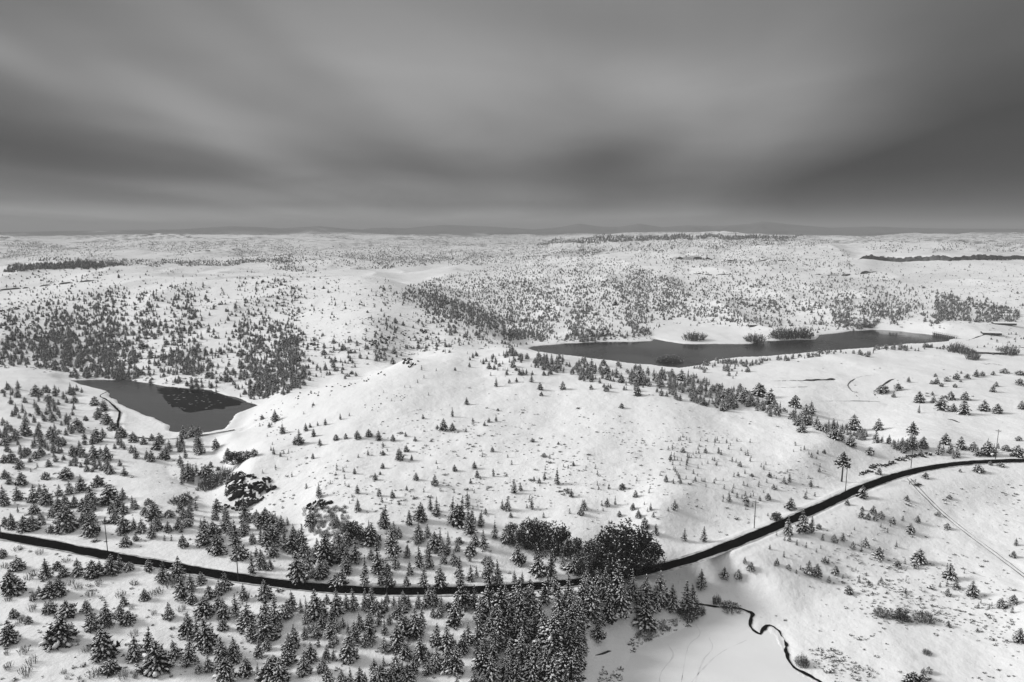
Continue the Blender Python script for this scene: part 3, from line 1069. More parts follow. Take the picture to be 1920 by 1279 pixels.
for sd in range(5):
    register('narrow', 9, 3.6, conifer(100 + sd, 9, 1.9, 16, 7, 'cone', .86), 'needle')
    register('mid', 8, 5.0, conifer(200 + sd, 8, 2.7, 14, 9, 'cone', .86), 'needle')
    register('wide', 6.5, 6.0, conifer(300 + sd, 6.5, 3.1, 12, 11, 'open', .82), 'needle')
    register('bush', 3.2, 4.6, conifer(400 + sd, 3.2, 2.3, 8, 12, 'round', .82, .12), 'needle')
    register('sapling', 2.4, 1.4, conifer(500 + sd, 2.4, .75, 7, 4, 'cone', .6, .1, .8), 'needle')
register('pine', 11, 5.0, conifer(610, 11, 2.4, 9, 8, 'round', .6, .52), 'needle')
for sd in range(2):
    register('shrub', 2.4, 2.6, bare_shrub(700 + sd, 2.4, 1.2, 26), 'twig', 'twig')
    register('thicket', 9, 10, thicket(800 + sd, 9, 5.0, 1150, .26), 'leaf')
    register('willow', 6, 6, bare_shrub(820 + sd, 6, 3.0, 130, .10), 'twig', 'twig')
    register('sage', .6, 1.0, sage(900 + sd), 'sage')

# ------------------------------------------------------------------ trees read off the photograph: base x, base y, height, width in photo pixels
A4 = """135 435 95 100,95 605 180 130,350 495 145 85,430 430 60 70,475 485 80 70,380 630 115 100,445 620 130 105,250 660 70 45,295 625 70 45,590 475 130 80,
700 490 130 110,750 470 110 60,835 465 140 100,900 425 105 60,970 435 60 70,1115 440 85 65,1220 525 150 90,1325 510 170 110,1510 535 85 75,500 785 115 125,
375 750 75 90,650 745 85 75,700 880 170 100,790 850 170 110,900 800 100 80,960 835 90 100,105 790 70 60,215 835 60 50,75 980 165 115,450 975 200 180,
780 1085 220 170,1010 1110 175 110,1110 1045 180 90,1185 1180 220 195,830 1200 90 130,1265 800 120 75,930 700 70 60,1085 660 85 70,1360 650 170 100,1430 590 120 80,
1440 685 80 80,1400 940 180 120,1480 960 160 80,1560 1030 240 170,1530 780 140 140,1690 590 150 100,1640 620 110 70,1570 645 90 90,1640 720 90 80,1680 800 160 90,
1675 880 80 80,1770 780 170 80,1830 660 120 70,1850 880 190 140,1890 960 160 80,1325 1090 135 80,1410 1150 200 110,1490 1205 120 60,1565 1195 120 70,1665 1125 180 110,
1760 1120 180 100,1700 1270 180 140,1840 1225 130 110,20 340 65 60,90 130 120 70,40 105 70 50,180 140 110 90,245 130 110 90,490 130 180 160,385 150 50 70,690 180 190 110,
620 90 90 60,930 150 130 100,1065 150 100 70,1140 195 110 70,1185 130 70 70,1260 150 80 60,940 255 90 80,1020 215 70 40,1375 260 90 70,1340 130 90 70,1535 250 210 120,
1640 310 150 120,1700 150 150 100,1770 250 180 90,1800 350 110 120,1890 465 165 70,1840 140 110 70,1235 215 40 25,1285 215 40 25,1130 25 40 80,860 75 90 80,1265 35 50 90,1900 235 80 50"""
B4 = """85 280 220 100,130 330 100 90,40 420 120 90,105 430 80 60,215 280 160 70,190 150 120 90,60 110 110 120,270 300 180 120,340 300 200 100,320 510 220 160,400 440 150 80,
520 390 220 190,490 500 130 110,670 450 170 90,620 540 80 130,745 380 190 90,620 300 150 80,680 260 120 70,860 240 150 150,1030 330 230 130,920 470 230 110,940 540 90 60,
815 555 220 80,1000 560 140 90,1050 420 100 70,860 350 80 60,1135 340 100 60,960 130 170 90,1150 100 110 60,1240 70 120 90,1350 25 40 70,1220 220 130 90,1285 190 100 60,
1380 220 90 40,1510 290 60 50,1225 420 170 80,1300 420 150 80,1255 560 150 80,1385 560 150 90,1155 470 100 60,1130 550 70 60,1405 385 90 60,1435 310 80 60,1340 310 60 40,
1480 390 110 60,1520 500 160 80,1610 170 190 110,1690 110 120 60,1510 95 150 140,1610 320 100 90,1710 280 140 80,1600 370 90 40,1880 230 140 90,1790 200 130 60,1750 545 210 100,
1820 545 180 80,1610 520 120 70,1655 490 90 40,1640 240 80 80,
70 650 140 100,70 830 220 110,80 960 200 130,150 870 250 100,220 790 130 100,275 735 140 80,335 755 100 50,380 770 130 40,460 795 210 140,610 765 180 110,680 730 120 70,
740 735 160 80,815 725 140 70,865 720 160 90,970 740 100 60,1035 720 90 50,1100 670 80 50,1040 795 80 60,1145 720 90 50,1220 720 110 60,1270 720 130 60,1340 705 130 80,
1325 790 80 50,560 950 190 90,610 900 120 60,650 865 80 50,690 905 80 30,365 950 100 60,395 905 70 40,430 890 70 40,460 940 100 70,500 870 50 20,285 1010 170 100,
605 990 80 40,565 1010 70 60,690 1105 210 140,740 980 170 100,780 880 130 80,860 980 200 110,850 870 130 90,920 850 130 60,965 920 120 60,1000 840 80 50,1080 850 60 40,
1060 1030 180 130,960 1050 110 70,1200 940 220 130,1240 870 150 80,410 1115 130 90,360 1220 180 110,240 1140 160 110,180 1270 180 130,130 1140 70 60,500 1195 110 80,
530 1100 100 60,580 1110 80 40,470 1010 50 40,890 1215 120 80,1040 1260 200 130,1110 1279 160 70,920 1310 150 110,780 1310 150 90,820 1290 90 50,650 1310 130 90,710 1300 130 50,
540 1285 140 80,20 1090 150 70,15 1270 140 50,1180 1210 140 80,1240 1110 180 120,1290 1220 160 80,
1350 1000 160 100,1440 1050 200 120,1500 1200 200 120,1430 1200 180 110,1350 1180 170 100,1490 840 200 150,1550 1050 170 100,1600 1000 160 90,1680 990 220 120,1720 760 190 140,
1780 800 160 90,1560 720 230 140,1640 720 170 90,1530 560 160 70,1870 700 160 90,1830 950 200 100,1780 1120 170 110,1860 1250 170 110,1900 1150 200 100,1690 1150 130 70,1640 1290 110 70,1700 1290 90 60,1900 900 200 100"""
C4 = """50 390 170 120,200 480 200 140,290 480 200 90,380 430 110 60,460 450 130 120,20 530 90 50,75 530 80 40,560 560 130 90,640 600 170 100,700 580 160 90,920 650 220 90,
1000 700 220 120,1110 700 240 150,1200 740 190 110,1310 760 230 120,1360 720 170 90,1000 860 170 170,820 760 250 160,720 830 260 160,600 800 260 150,500 900 250 140,440 830 240 130,
350 800 250 130,500 1120 250 140,440 1120 270 140,300 1150 260 150,130 700 200 120,40 760 190 110,220 900 230 130,100 950 220 130,340 980 240 140,60 1150 230 130,190 1180 240 140,
420 980 230 130,480 1000 220 110,150 1310 230 150,300 1320 240 150,430 1300 230 150,30 1300 190 120,240 680 220 120,330 640 190 100,430 660 200 110,530 700 220 120,
1420 570 140 80,1590 500 90 70,1695 500 70 60,1790 435 60 60,1745 385 50 30,995 120 80 70,1075 170 80 60,1290 215 90 50,1435 220 110 60,950 40 50 50,520 20 40 50,805 30 40 40,1060 40 40 30"""
D4 = """145 170 140 80,265 155 180 110,325 155 140 60,380 125 40 50,495 220 60 60,560 215 65 45,730 260 80 60,635 275 60 45,700 295 40 30,830 345 95 80,1130 380 115 100,1105 420 60 45,
1065 155 75 70,935 85 55 50,1120 75 55 45,850 40 50 50,805 60 50 40,750 50 50 40,700 40 60 50,1010 65 40 30,1360 500 125 95,1410 575 80 50,1530 630 125 80,1345 625 60 45,1745 715 80 70,
1840 685 75 60,1880 975 115 85,1350 860 50 45,1570 900 35 25,605 610 60 70,300 465 110 80,365 480 100 80,505 465 70 60,65 395 55 45,155 430 40 45,455 530 60 35,450 390 45 35,755 550 40 30,
970 410 50 60,1860 250 60 30,1840 340 55 50,1270 25 30 45,1345 125 45 50,1080 1290 100 130,1160 1275 120 70,1205 1205 50 50"""
R3 = """1330 285 70 60,1455 325 85 75,1520 335 50 45,1580 350 90 70,1695 330 65 60,1770 345 60 55,1505 270 55 50,1590 270 50 50,1410 285 40 35,1210 215 45 50,1185 255 40 25,1115 235 50 60,
1270 170 35 25,1540 155 40 40,1600 150 30 35,1650 140 45 35,1685 135 30 30,1430 180 40 30,1400 180 25 25,1485 165 30 35,1745 225 45 35,1895 185 40 50,1905 320 50 40,1530 200 25 25,1455 195 25 25,
1420 140 22 22,1745 130 25 25,1810 120 30 50,1890 500 30 35,1895 130 30 50,630 310 70 80,720 350 80 60,960 440 95 80,1100 440 70 60,1280 540 80 70,1350 540 70 60,1560 545 75 60,1475 520 70 60,
1720 580 80 80,1635 555 55 50,1880 590 70 70,1505 570 60 40,1540 590 50 40,945 530 70 60,1050 575 45 55,860 490 60 60,800 450 50 60,1010 490 40 40,670 450 60 60,490 300 100 80,430 250 80 100,
1820 555 35 50,1105 690 45 40,1010 820 70 65,925 860 35 30,605 885 70 70,355 845 40 45,260 840 45 35,480 830 40 40,510 770 30 30,600 730 60 30,570 735 40 25,720 755 40 30,
690 825 40 25,1665 675 45 60,1365 710 35 40,1790 645 25 40,1730 635 25 25,1560 675 20 18,1260 835 35 30,1070 910 50 45,1115 935 45 40,1040 940 30 25,1010 890 25 22,1500 825 25 30"""
H3 = """705 295 45 35,625 365 60 25,575 440 70 60,625 440 45 45,540 435 30 25,740 395 30 20,830 395 30 25,805 415 28 20,870 390 35 22,700 450 25 22,880 330 15 20,1575 315 30 35,290 500 40 35,
325 605 70 60,365 560 40 40,235 535 35 20,150 580 35 20,210 495 60 50,155 475 45 50,90 488 50 50,25 488 35 30,415 500 30 25,460 375 30 20,362 475 30 20,232 655 35 30,235 580 30 30,190 720 45 35,
218 690 20 20,75 685 40 25,12 675 30 20,420 720 45 40,525 750 65 50,637 670 40 35,748 655 45 35,762 705 50 35,727 740 35 22,855 700 50 22,850 560 30 28,1140 590 25 35,1075 505 22 35,1220 520 18 18,
1305 640 28 25,1213 745 100 45,1143 715 40 25,1113 738 35 25,972 795 80 45,1008 780 45 30,1270 795 35 25,1293 815 50 35,90 795 55 35,213 810 50 35,288 820 50 35,230 845 30 25,95 895 75 45,
500 890 80 45,535 920 110 55,440 950 110 90,240 975 100 75,380 970 85 45,625 960 150 70,670 965 170 80,710 880 100 45,735 960 80 50,780 970 70 35,810 910 35 30,935 890 75 50,905 885 60 35,952 930 35 28,
1070 885 80 35,1825 730 45 35,1580 770 35 50,1655 815 40 35,1495 865 50 40,1465 865 30 22,1365 885 60 50,1345 915 45 40,1540 860 55 20,1640 885 40 35,1670 930 50 35,1740 890 45 25,1875 885 60 45,
1505 770 30 25,1440 750 25 15,870 195 55 30,1070 170 55 32,1118 212 45 40,1245 210 50 45,945 175 28 22,985 170 30 25,830 95 45 35,860 98 30 28,965 85 45 45,1003 130 40 30,930 130 35 25,720 85 30 22,640 105 22 20,840 135 22 18,
1125 245 25 28,1490 220 35 40,1665 245 50 60,1800 245 45 35,1590 215 30 22,1405 210 30 30"""
L7 = """55 100 100 150,160 330 180 130,60 330 120 110,300 270 100 90,260 415 150 130,350 235 110 80,480 280 110 110,565 225 70 75,745 325 110 70,850 300 75 60,650 385 100 95,70 545 130 120,610 550 100 115,
290 630 190 160,880 550 160 210,1010 385 130 65,940 380 90 60,1080 400 80 50,1160 450 100 85,1230 460 70 50,1310 650 160 170,1440 470 200 130,1350 440 80 70,1475 490 130 110,1465 870 280 260,
1660 510 140 95,1600 380 100 60,60 910 290 160,240 835 200 130,450 865 260 170,620 900 300 180,790 780 170 100,930 750 200 120,1080 720 240 170,1220 910 280 190,1110 970 180 150,880 940 200 140,460 1020 150 150,
690 1060 140 130,900 1230 280 260,1230 1150 200 160,1500 1010 150 150,1650 1020 170 130,1640 830 170 110,70 1180 130 80,160 1200 200 100,320 1260 220 150,450 1230 200 140,580 1160 120 70,680 1260 90 120,
1240 1279 160 160,1640 1279 220 110,1540 1140 130 130,1400 1150 100 60,240 1000 110 30,780 930 160 120,990 930 160 110,540 780 180 100,120 620 100 90,400 330 65 60,500 400 60 40,410 460 50 30"""
K3 = """1550 390 70 55,1475 380 30 30,1590 460 60 40,1515 425 35 25,1685 520 90 60,1660 520 50 35,1720 445 50 30,1765 475 50 35,1745 425 30 20,1787 415 28 16,1830 410 40 25,1890 495 35 40,
1540 575 45 25,1525 555 30 15,1285 605 70 60,1340 610 45 45,1390 600 50 60,1430 585 45 50,1800 525 40 30,1760 600 35 25,1915 380 40 20,1895 665 30 20,1795 820 90 45,1160 700 70 90,1040 850 60 110"""
TREES = []


def add_px(txt, ox, oy, sc, kh=.97, kw=.9):
    for t in txt.replace('\n', '').split(','):
        x, y, h, w = map(float, t.split())
        TREES.append((ox + x / sc, oy + y / sc, h / sc * kh, w / sc * kw))


add_px(A4, 0, 960, 4, 1.06, 1.0)
add_px(B4, 480, 960, 4, 1.06, 1.0)
add_px(C4, 960, 960, 4, 1.06, 1.0)
add_px(D4, 1440, 960, 4)
add_px(R3, 1280, 660, 3)
add_px(H3, 640, 660, 3)
add_px(K3, 0, 660, 3)
add_px('250 828 20 20,285 826 14 14,300 832 22 22,345 822 26 20,362 818 22 20,372 816 20 16,195 770 22 20,185 782 20 18,200 795 24 22,178 760 18 18,228 820 22 22,212 806 18 18', 0, 0, 1)
add_px(L7, 0, 820, 7.104, .96, .86)

T = np.array(TREES)
tx, ty, tok = LAND.hit(T[:, 0], T[:, 1])


def size_of(px, py, hpx, wpx, x, y):
    d = np.hypot(x, y)
    z = LAND.z(x, y)
    _, tt = pix_dir(px, py - hpx)
    return np.maximum(CAM_Z - d * tt - z, 0.5), wpx / F * np.hypot(d, CAM_Z - z)


th_, tw_ = size_of(T[:, 0], T[:, 1], T[:, 2], T[:, 3], tx, ty)
POOL = []        # px, py, x, y, height, width, kind
for i in range(len(T)):
    if not tok[i]:
        continue
    h_, w_ = float(th_[i]), float(tw_[i])
    ar = w_ / h_
    kind = 'sapling' if h_ < 2.6 and ar < .8 else 'narrow' if ar < .55 else 'mid' if ar < .78 else 'wide' if ar < 1.05 else 'bush'
    POOL.append((T[i, 0], T[i, 1], tx[i], ty[i], h_, w_, kind))
POOL.append((1648 - 70, 903, *[float(v[0]) for v in LAND.hit(1578, 903)[:2]], 15.0, 7.5, 'pine'))
POOL.append((1709, 838, *[float(v[0]) for v in LAND.hit(1709, 838)[:2]], 14.5, 6.0, 'pine'))

# stands too dense to place one by one: outline in the photo, trees per 1000 square pixels, height, clumping
STANDS = [
    ([(0, 600), (130, 560), (260, 520), (400, 560), (520, 600), (600, 650), (600, 690), (500, 745), (480, 750), (330, 722), (140, 708), (0, 690)], 44.5, 3.85, 0.7),
    ([(120, 610), (260, 570), (330, 640), (420, 690), (330, 715), (150, 700), (60, 660)], 27.7, 4.32, 0.5),
    ([(0, 500), (640, 500), (700, 530), (560, 600), (400, 560), (130, 560), (0, 600)], 27.9, 2.92, 0.8),
    ([(560, 520), (740, 530), (880, 610), (960, 650), (760, 665), (560, 690), (520, 640)], 17.8, 2.72, 0.7),
    ([(740, 545), (800, 560), (1000, 642), (960, 655), (860, 635)], 35.7, 2.88, 0.5),
    ([(480, 690), (620, 690), (720, 670), (760, 665), (700, 695), (600, 715), (500, 748)], 27.7, 4.01, 0.5),
    ([(850, 512), (1000, 490), (1160, 480), (1300, 555), (1240, 600), (1215, 635), (1000, 642), (880, 600), (760, 535)], 168, 3.41, 0.55),
    ([(1180, 480), (1600, 492), (1740, 540), (1920, 575), (1920, 600), (1560, 612), (1250, 600), (1300, 560)], 72.6, 3.31, 0.7),
    ([(1560, 562), (1735, 567), (1735, 603), (1560, 613)], 89.2, 3.41, 0.4),
    ([(1755, 552), (1920, 582), (1920, 606), (1752, 604)], 145, 3.9, 0.4),
    ([(1290, 606), (1440, 598), (1560, 606), (1620, 614), (1530, 626), (1440, 616)], 53.5, 3.4, 0.7),
    ([(1100, 445), (1500, 441), (1560, 458), (1300, 466), (1160, 476), (1000, 482)], 340, 4, 0.64),
    ([(1160, 476), (1500, 455), (1600, 480), (1580, 500), (1300, 500)], 119, 3.29, 0.61),
    ([(0, 502), (180, 488), (520, 486), (560, 493), (250, 499), (0, 511)], 560, 4.27, 0.26),
    ([(0, 455), (240, 450), (1000, 447), (1100, 455), (840, 490), (500, 488), (0, 490)], 198, 3.52, 0.73),
    ([(480, 478), (640, 470), (860, 470), (850, 496), (700, 500), (560, 520), (480, 500)], 261, 4, 0.51),
    ([(840, 470), (1080, 452), (1160, 476), (1000, 492), (860, 498)], 249, 4, 0.59),
    ([(1560, 446), (1920, 441), (1920, 470), (1640, 474)], 139, 3.52, 0.69),
    ([(870, 662), (960, 665), (1200, 690), (1400, 740), (1460, 770), (1400, 775), (1200, 735), (1050, 705), (900, 690)], 21.3, 3.17, 0.6),
    ([(930, 661), (1100, 676), (1250, 700), (1400, 742), (1500, 785), (1700, 838), (1690, 850), (1500, 802), (1350, 762), (1150, 710), (960, 684)], 27.2, 4.75, 0.45),
    ([(0, 700), (150, 740), (210, 812), (360, 850), (420, 880), (350, 900), (0, 850)], 7, 5.5, 0.6),
    ([(230, 832), (420, 830), (480, 850), (400, 900), (340, 910), (250, 870)], 4, 5.5, 0.6),
    ([(0, 940), (130, 930), (380, 960), (380, 1040), (200, 1020), (0, 985)], 2, 5, 0.6),
    ([(450, 820), (900, 850), (1500, 880), (1560, 920), (1300, 1020), (950, 980), (640, 960), (520, 900)], 1, 1.7, 0.3),
    ([(1250, 810), (1540, 830), (1560, 900), (1440, 960), (1250, 900)], 7.2, 1.8, 0.6),
    ([(900, 1150), (1040, 1115), (1280, 1120), (1290, 1150), (1200, 1160), (1100, 1215), (1080, 1290), (900, 1290)], 2.5, 8.1, 0.2),
    ([(1790, 640), (1920, 625), (1920, 672), (1830, 670)], 9.8, 2.38, 0.4),
    ([(1640, 492), (1920, 496), (1920, 560), (1740, 540)], 7.44, 3.26, 0.6),
    ([(0, 455), (1000, 447), (1100, 452), (1000, 468), (0, 474)], 72, 3.78, 0.72),
    ([(750, 540), (830, 552), (960, 605), (1010, 642), (950, 636), (870, 605), (800, 580)], 95.6, 3.34, 0.2),
    ([(1150, 492), (1220, 505), (1330, 592), (1262, 602), (1185, 545)], 85, 3.19, 0.3),
    ([(1100, 443), (1320, 440), (1500, 441), (1510, 445), (1330, 448), (1140, 453), (1000, 462)], 495, 8.89, 0.2),
    ([(850, 530), (1000, 505), (1150, 505), (1230, 560), (1100, 570), (950, 560)], 59.5, 3.34, 0.5),
    ([(640, 500), (560, 520), (500, 505), (560, 480), (720, 472), (860, 474), (800, 492), (715, 498)], 120, 3.43, 0.27),
    ([(330, 905), (430, 885), (440, 960), (560, 990), (660, 965), (650, 1050), (430, 1050), (370, 1000)], 3.2, 5.5, 0.4),
    ([(440, 800), (560, 750), (760, 690), (900, 690), (700, 790), (520, 870)], 1.6, 2, 0.6),
    ([(0, 512), (640, 505), (740, 535), (600, 600), (300, 560), (0, 560)], 11.2, 3.16, 0.3),
    ([(560, 530), (740, 535), (900, 620), (960, 650), (760, 665), (560, 690), (520, 640)], 5, 3.4, 0.3),
    ([(440, 620), (620, 630), (740, 665), (560, 715), (485, 745), (380, 720)], 12, 4.2, 0.3),
    ([(0, 600), (260, 560), (520, 600), (560, 690), (480, 745), (330, 720), (140, 706), (0, 690)], 9, 4.2, 0.25),
    ([(1640, 474), (1920, 470), (1920, 455), (1640, 460)], 32, 4.4, 0.45),
    ([(530, 600), (700, 640), (760, 668), (640, 705), (520, 700)], 8, 3.8, .3),
    ([(560, 1000), (900, 990), (930, 1085), (560, 1080)], 1.5, 5.5, 0.4),
    ([(480, 1110), (880, 1120), (880, 1290), (480, 1290)], 1, 5, 0.4),
    ([(1440, 1000), (1700, 980), (1850, 1100), (1900, 1170), (1600, 1100), (1450, 1070)], 1.6, 1.7, 0.4),
    ([(1300, 694), (1400, 684), (1490, 676), (1640, 663), (1760, 652), (1800, 648), (1800, 644), (1700, 650), (1500, 668), (1380, 675), (1300, 686)], 70, 3.6, 0.3),
    ([(1290, 690), (1360, 684), (1400, 690), (1420, 705), (1380, 712), (1330, 700)], 14, 4.2, 0.4),
    ([(1650, 690), (1920, 660), (1920, 780), (1800, 790), (1680, 760)], 0.5, 4, 0.4),
    ([(1700, 840), (1920, 840), (1920, 858), (1720, 862)], 7, 4.5, 0.4),
]
clear = [LAKE_R, LAKE_L, POND]
N_HAND = len(POOL)
for poly, dens, hm, clump in STANDS:
    p = np.array(poly, float)
    lo, hi = p.min(0), p.max(0)
    n = int((hi[0] - lo[0]) * (hi[1] - lo[1]) / 1000 * dens)
    x, y = rng.uniform(lo[0], hi[0], n), rng.uniform(lo[1], hi[1], n)
    jx, jy = min(22.0, .12 * (hi[0] - lo[0])), min(9.0, .16 * (hi[1] - lo[1]))
    m = in_poly(x + 2 * jx * (vnoise(x, y * 1.7, 37, 57) + .5 * vnoise(x, y * 1.7, 11, 58)), y + 2 * jy * vnoise(x, y * 1.7, 29, 59), poly)
    x, y = x[m], y[m]
    X, Y, ok = LAND.hit(x, y)
    dist = np.hypot(X, Y)
    wl = np.clip(dist * .06, 25, 260)
    U_, V_ = X * .8 - Y * .6, X * .6 + Y * .8
    U_, V_ = U_ + 30 * vnoise(X, Y, 60, 55), V_ + 30 * vnoise(X, Y, 70, 56)
    cn = .75 * vnoise(U_ / wl, V_ / wl, 1.0, 51) + .6 * vnoise(X / wl, Y / wl, .43, 52) + .5 * vnoise(V_ / wl, U_ / wl, .19, 53) + .5
    gl = np.clip(.5 - gullies(X, Y) / 22.0, 0, 1)
    cn = .5 + (cn - .5) * 1.35
    cn = np.where(dist > 1100, .55 * cn + .55 * gl, cn)
    ok &= rng.random(len(x)) < np.clip((1 - clump) + clump * 2.6 * (cn - .28), 0, 1.4) / 1.15
    for L_ in clear:
        ok &= ~in_poly(X, Y, L_)
    for ln in (ROAD, DAM, LANE):
        D, _ = line_dist(X, Y, ln, 12)
        ok &= D > 5.0
    D, _ = line_dist(X, Y, CREEK, 6)
    ok &= D > 2.0
    for i in np.nonzero(ok)[0]:
        h_ = hm * float(np.exp(rng.normal(0, .25)))
        if h_ < 2.4:
            kind, w_ = 'sapling', h_ * rng.uniform(.5, .75)
        else:
            kind = rng.choice(['narrow', 'mid', 'wide', 'bush'], p=[.3, .42, .2, .08])
            if kind == 'bush':
                h_ *= .55
            w_ = h_ * {'narrow': .46, 'mid': .62, 'wide': .9, 'bush': 1.3}[kind] * rng.uniform(.85, 1.15)
        POOL.append((float(x[i]), float(y[i]), float(X[i]), float(Y[i]), h_, float(w_), str(kind)))

px_size = [(t[4] * t[5]) / (t[2] ** 2 + t[3] ** 2 + 1.0) for t in POOL]

# ------------------------------------------------------------------ landmarks, by which single trees are told apart
POLES = [(3, 1010, 985), (202, 1036, 972), (447, 1092, 1024), (726, 1122, 1047), (1032, 1096, 1030), (1414, 990, 938), (1585, 922, 870), (1708, 877, 818), (1866, 861, 804)]
ORD = ['first', 'second', 'third', 'fourth', 'fifth', 'sixth', 'seventh', 'eighth', 'ninth', 'tenth', 'eleventh', 'twelfth', 'thirteenth', 'fourteenth', 'fifteenth', 'sixteenth', 'seventeenth', 'eighteenth', 'nineteenth', 'twentieth']
LANDMARKS = [(3, 1010, 'the leftmost pole')] + [(p[0], p[1], 'the %s pole from left' % ORD[i + 1]) for i, p in enumerate(POLES[1:], 0)] + [
    (468, 920, 'the big black rock outcrop'), (985, 1030, 'the left thicket'), (1170, 1060, 'the big right thicket'), (310, 824, 'the dam'),
    (1712, 902, 'the lane gate'), (1410, 1150, 'the creek bend'), (0, 1279, 'the bottom left corner'), (620, 1279, 'the bottom edge, a third across'),
    (330, 1279, 'the bottom edge, a sixth across'), (960, 1279, 'the bottom edge midpoint'), (1750, 1279, 'the bottom right corner'), (1142, 1223, 'the fallen log'),
    (765, 680, 'the hilltop outcrop'), (60, 880, 'the left edge'), (1920, 1100, 'the right edge'), (1660, 720, 'the curved meadow bank'),
    (900, 880, 'the mid hillside'), (1300, 900, 'the road cut slope'), (580, 1060, 'the long straight of road'), (850, 1200, 'the snow below the road')]


def ordinal(n):
    return ORD[n] if n < len(ORD) else '%dth' % (n + 1)


def place_labels(items, noun, words):
    """items: list of (px, py, h, w); one label each, counted outwards from the nearest landmark on one side of it"""
    P = np.array([(i[0], i[1]) for i in items], float)
    LM = np.array([(l[0], l[1]) for l in LANDMARKS], float)
    out = []
    for k, it in enumerate(items):
        d = np.hypot(*(LM - P[k]).T)
        j = int(d.argmin())
        dx, dy = P[:, 0] - LM[j, 0], P[:, 1] - LM[j, 1]
        side = np.where(np.abs(dx) > np.abs(dy), np.where(dx < 0, 0, 1), np.where(dy < 0, 2, 3))
        same = side == side[k]
        dist = np.hypot(dx, dy)
        rank = int(((dist < dist[k]) & same).sum())
        sd = ('left of', 'right of', 'beyond', 'in front of')[int(side[k])]
        near = 'nearest' if rank == 0 else ordinal(rank) + ' nearest'
        out.append('%s %s, %s %s %s' % (words(it), noun, near, sd, LANDMARKS[j][2]))
    return out


def place(name, t, label, cat, group):
    kind = t[6]
    vs_ = PROTO[kind]
    h0, w0, tk, cr, sn, jm = vs_[rng.integers(len(vs_))]
    z = float(LAND.z(t[2], t[3]))
    o = empty(name, (t[2], t[3], z - .05), float(rng.uniform(0, 6.28)))
    s_ = t[5] / w0
    o.scale = (s_, s_ * float(rng.uniform(.85, 1.15)), t[4] / h0)
    o.rotation_euler = (float(rng.normal(0, .045)), float(rng.normal(0, .045)), o.rotation_euler.z)
    obj('trunk', tk, o)
    c = obj('crown', cr, o)
    tag(obj('snow', sn, c), None, None, None, 'stuff')
    tag(o, label, cat, group)
    return o


con = [i for i in range(len(POOL)) if POOL[i][6] != 'sapling' and -40 < POOL[i][0] < 1960]
con.sort(key=lambda i: -px_size[i])
con, = [con[:298]]
sap = [i for i in range(N_HAND) if POOL[i][6] == 'sapling'][:140]
single = set(con) | set(sap)


def conifer_words(t):
    ar = t[5] / t[4]
    tall = 'tall' if t[4] > 9.5 else 'mid-sized' if t[4] > 5.5 else 'small'
    sh = {'narrow': 'slender', 'mid': 'conical', 'wide': 'broad', 'bush': 'low bushy', 'pine': 'long-trunked'}[t[6]]
    return tall + ' ' + sh + ' snowy'


items = [POOL[i] for i in con]
labs = place_labels([(t[0], t[1]) + t[2:] for t in items], 'conifer', lambda t: conifer_words(t))
for t, l in zip(items, labs):
    place('conifer_tree', t, l, 'tree', 'snow-laden conifers in the foreground')
items = [POOL[i] for i in sap]
labs = place_labels(items, 'sapling', lambda t: 'tiny snow-dusted' if t[4] < 1.7 else 'small thin')
for t, l in zip(items, labs):
    place('sapling', t, l, 'sapling', 'young conifers scattered on the snow')

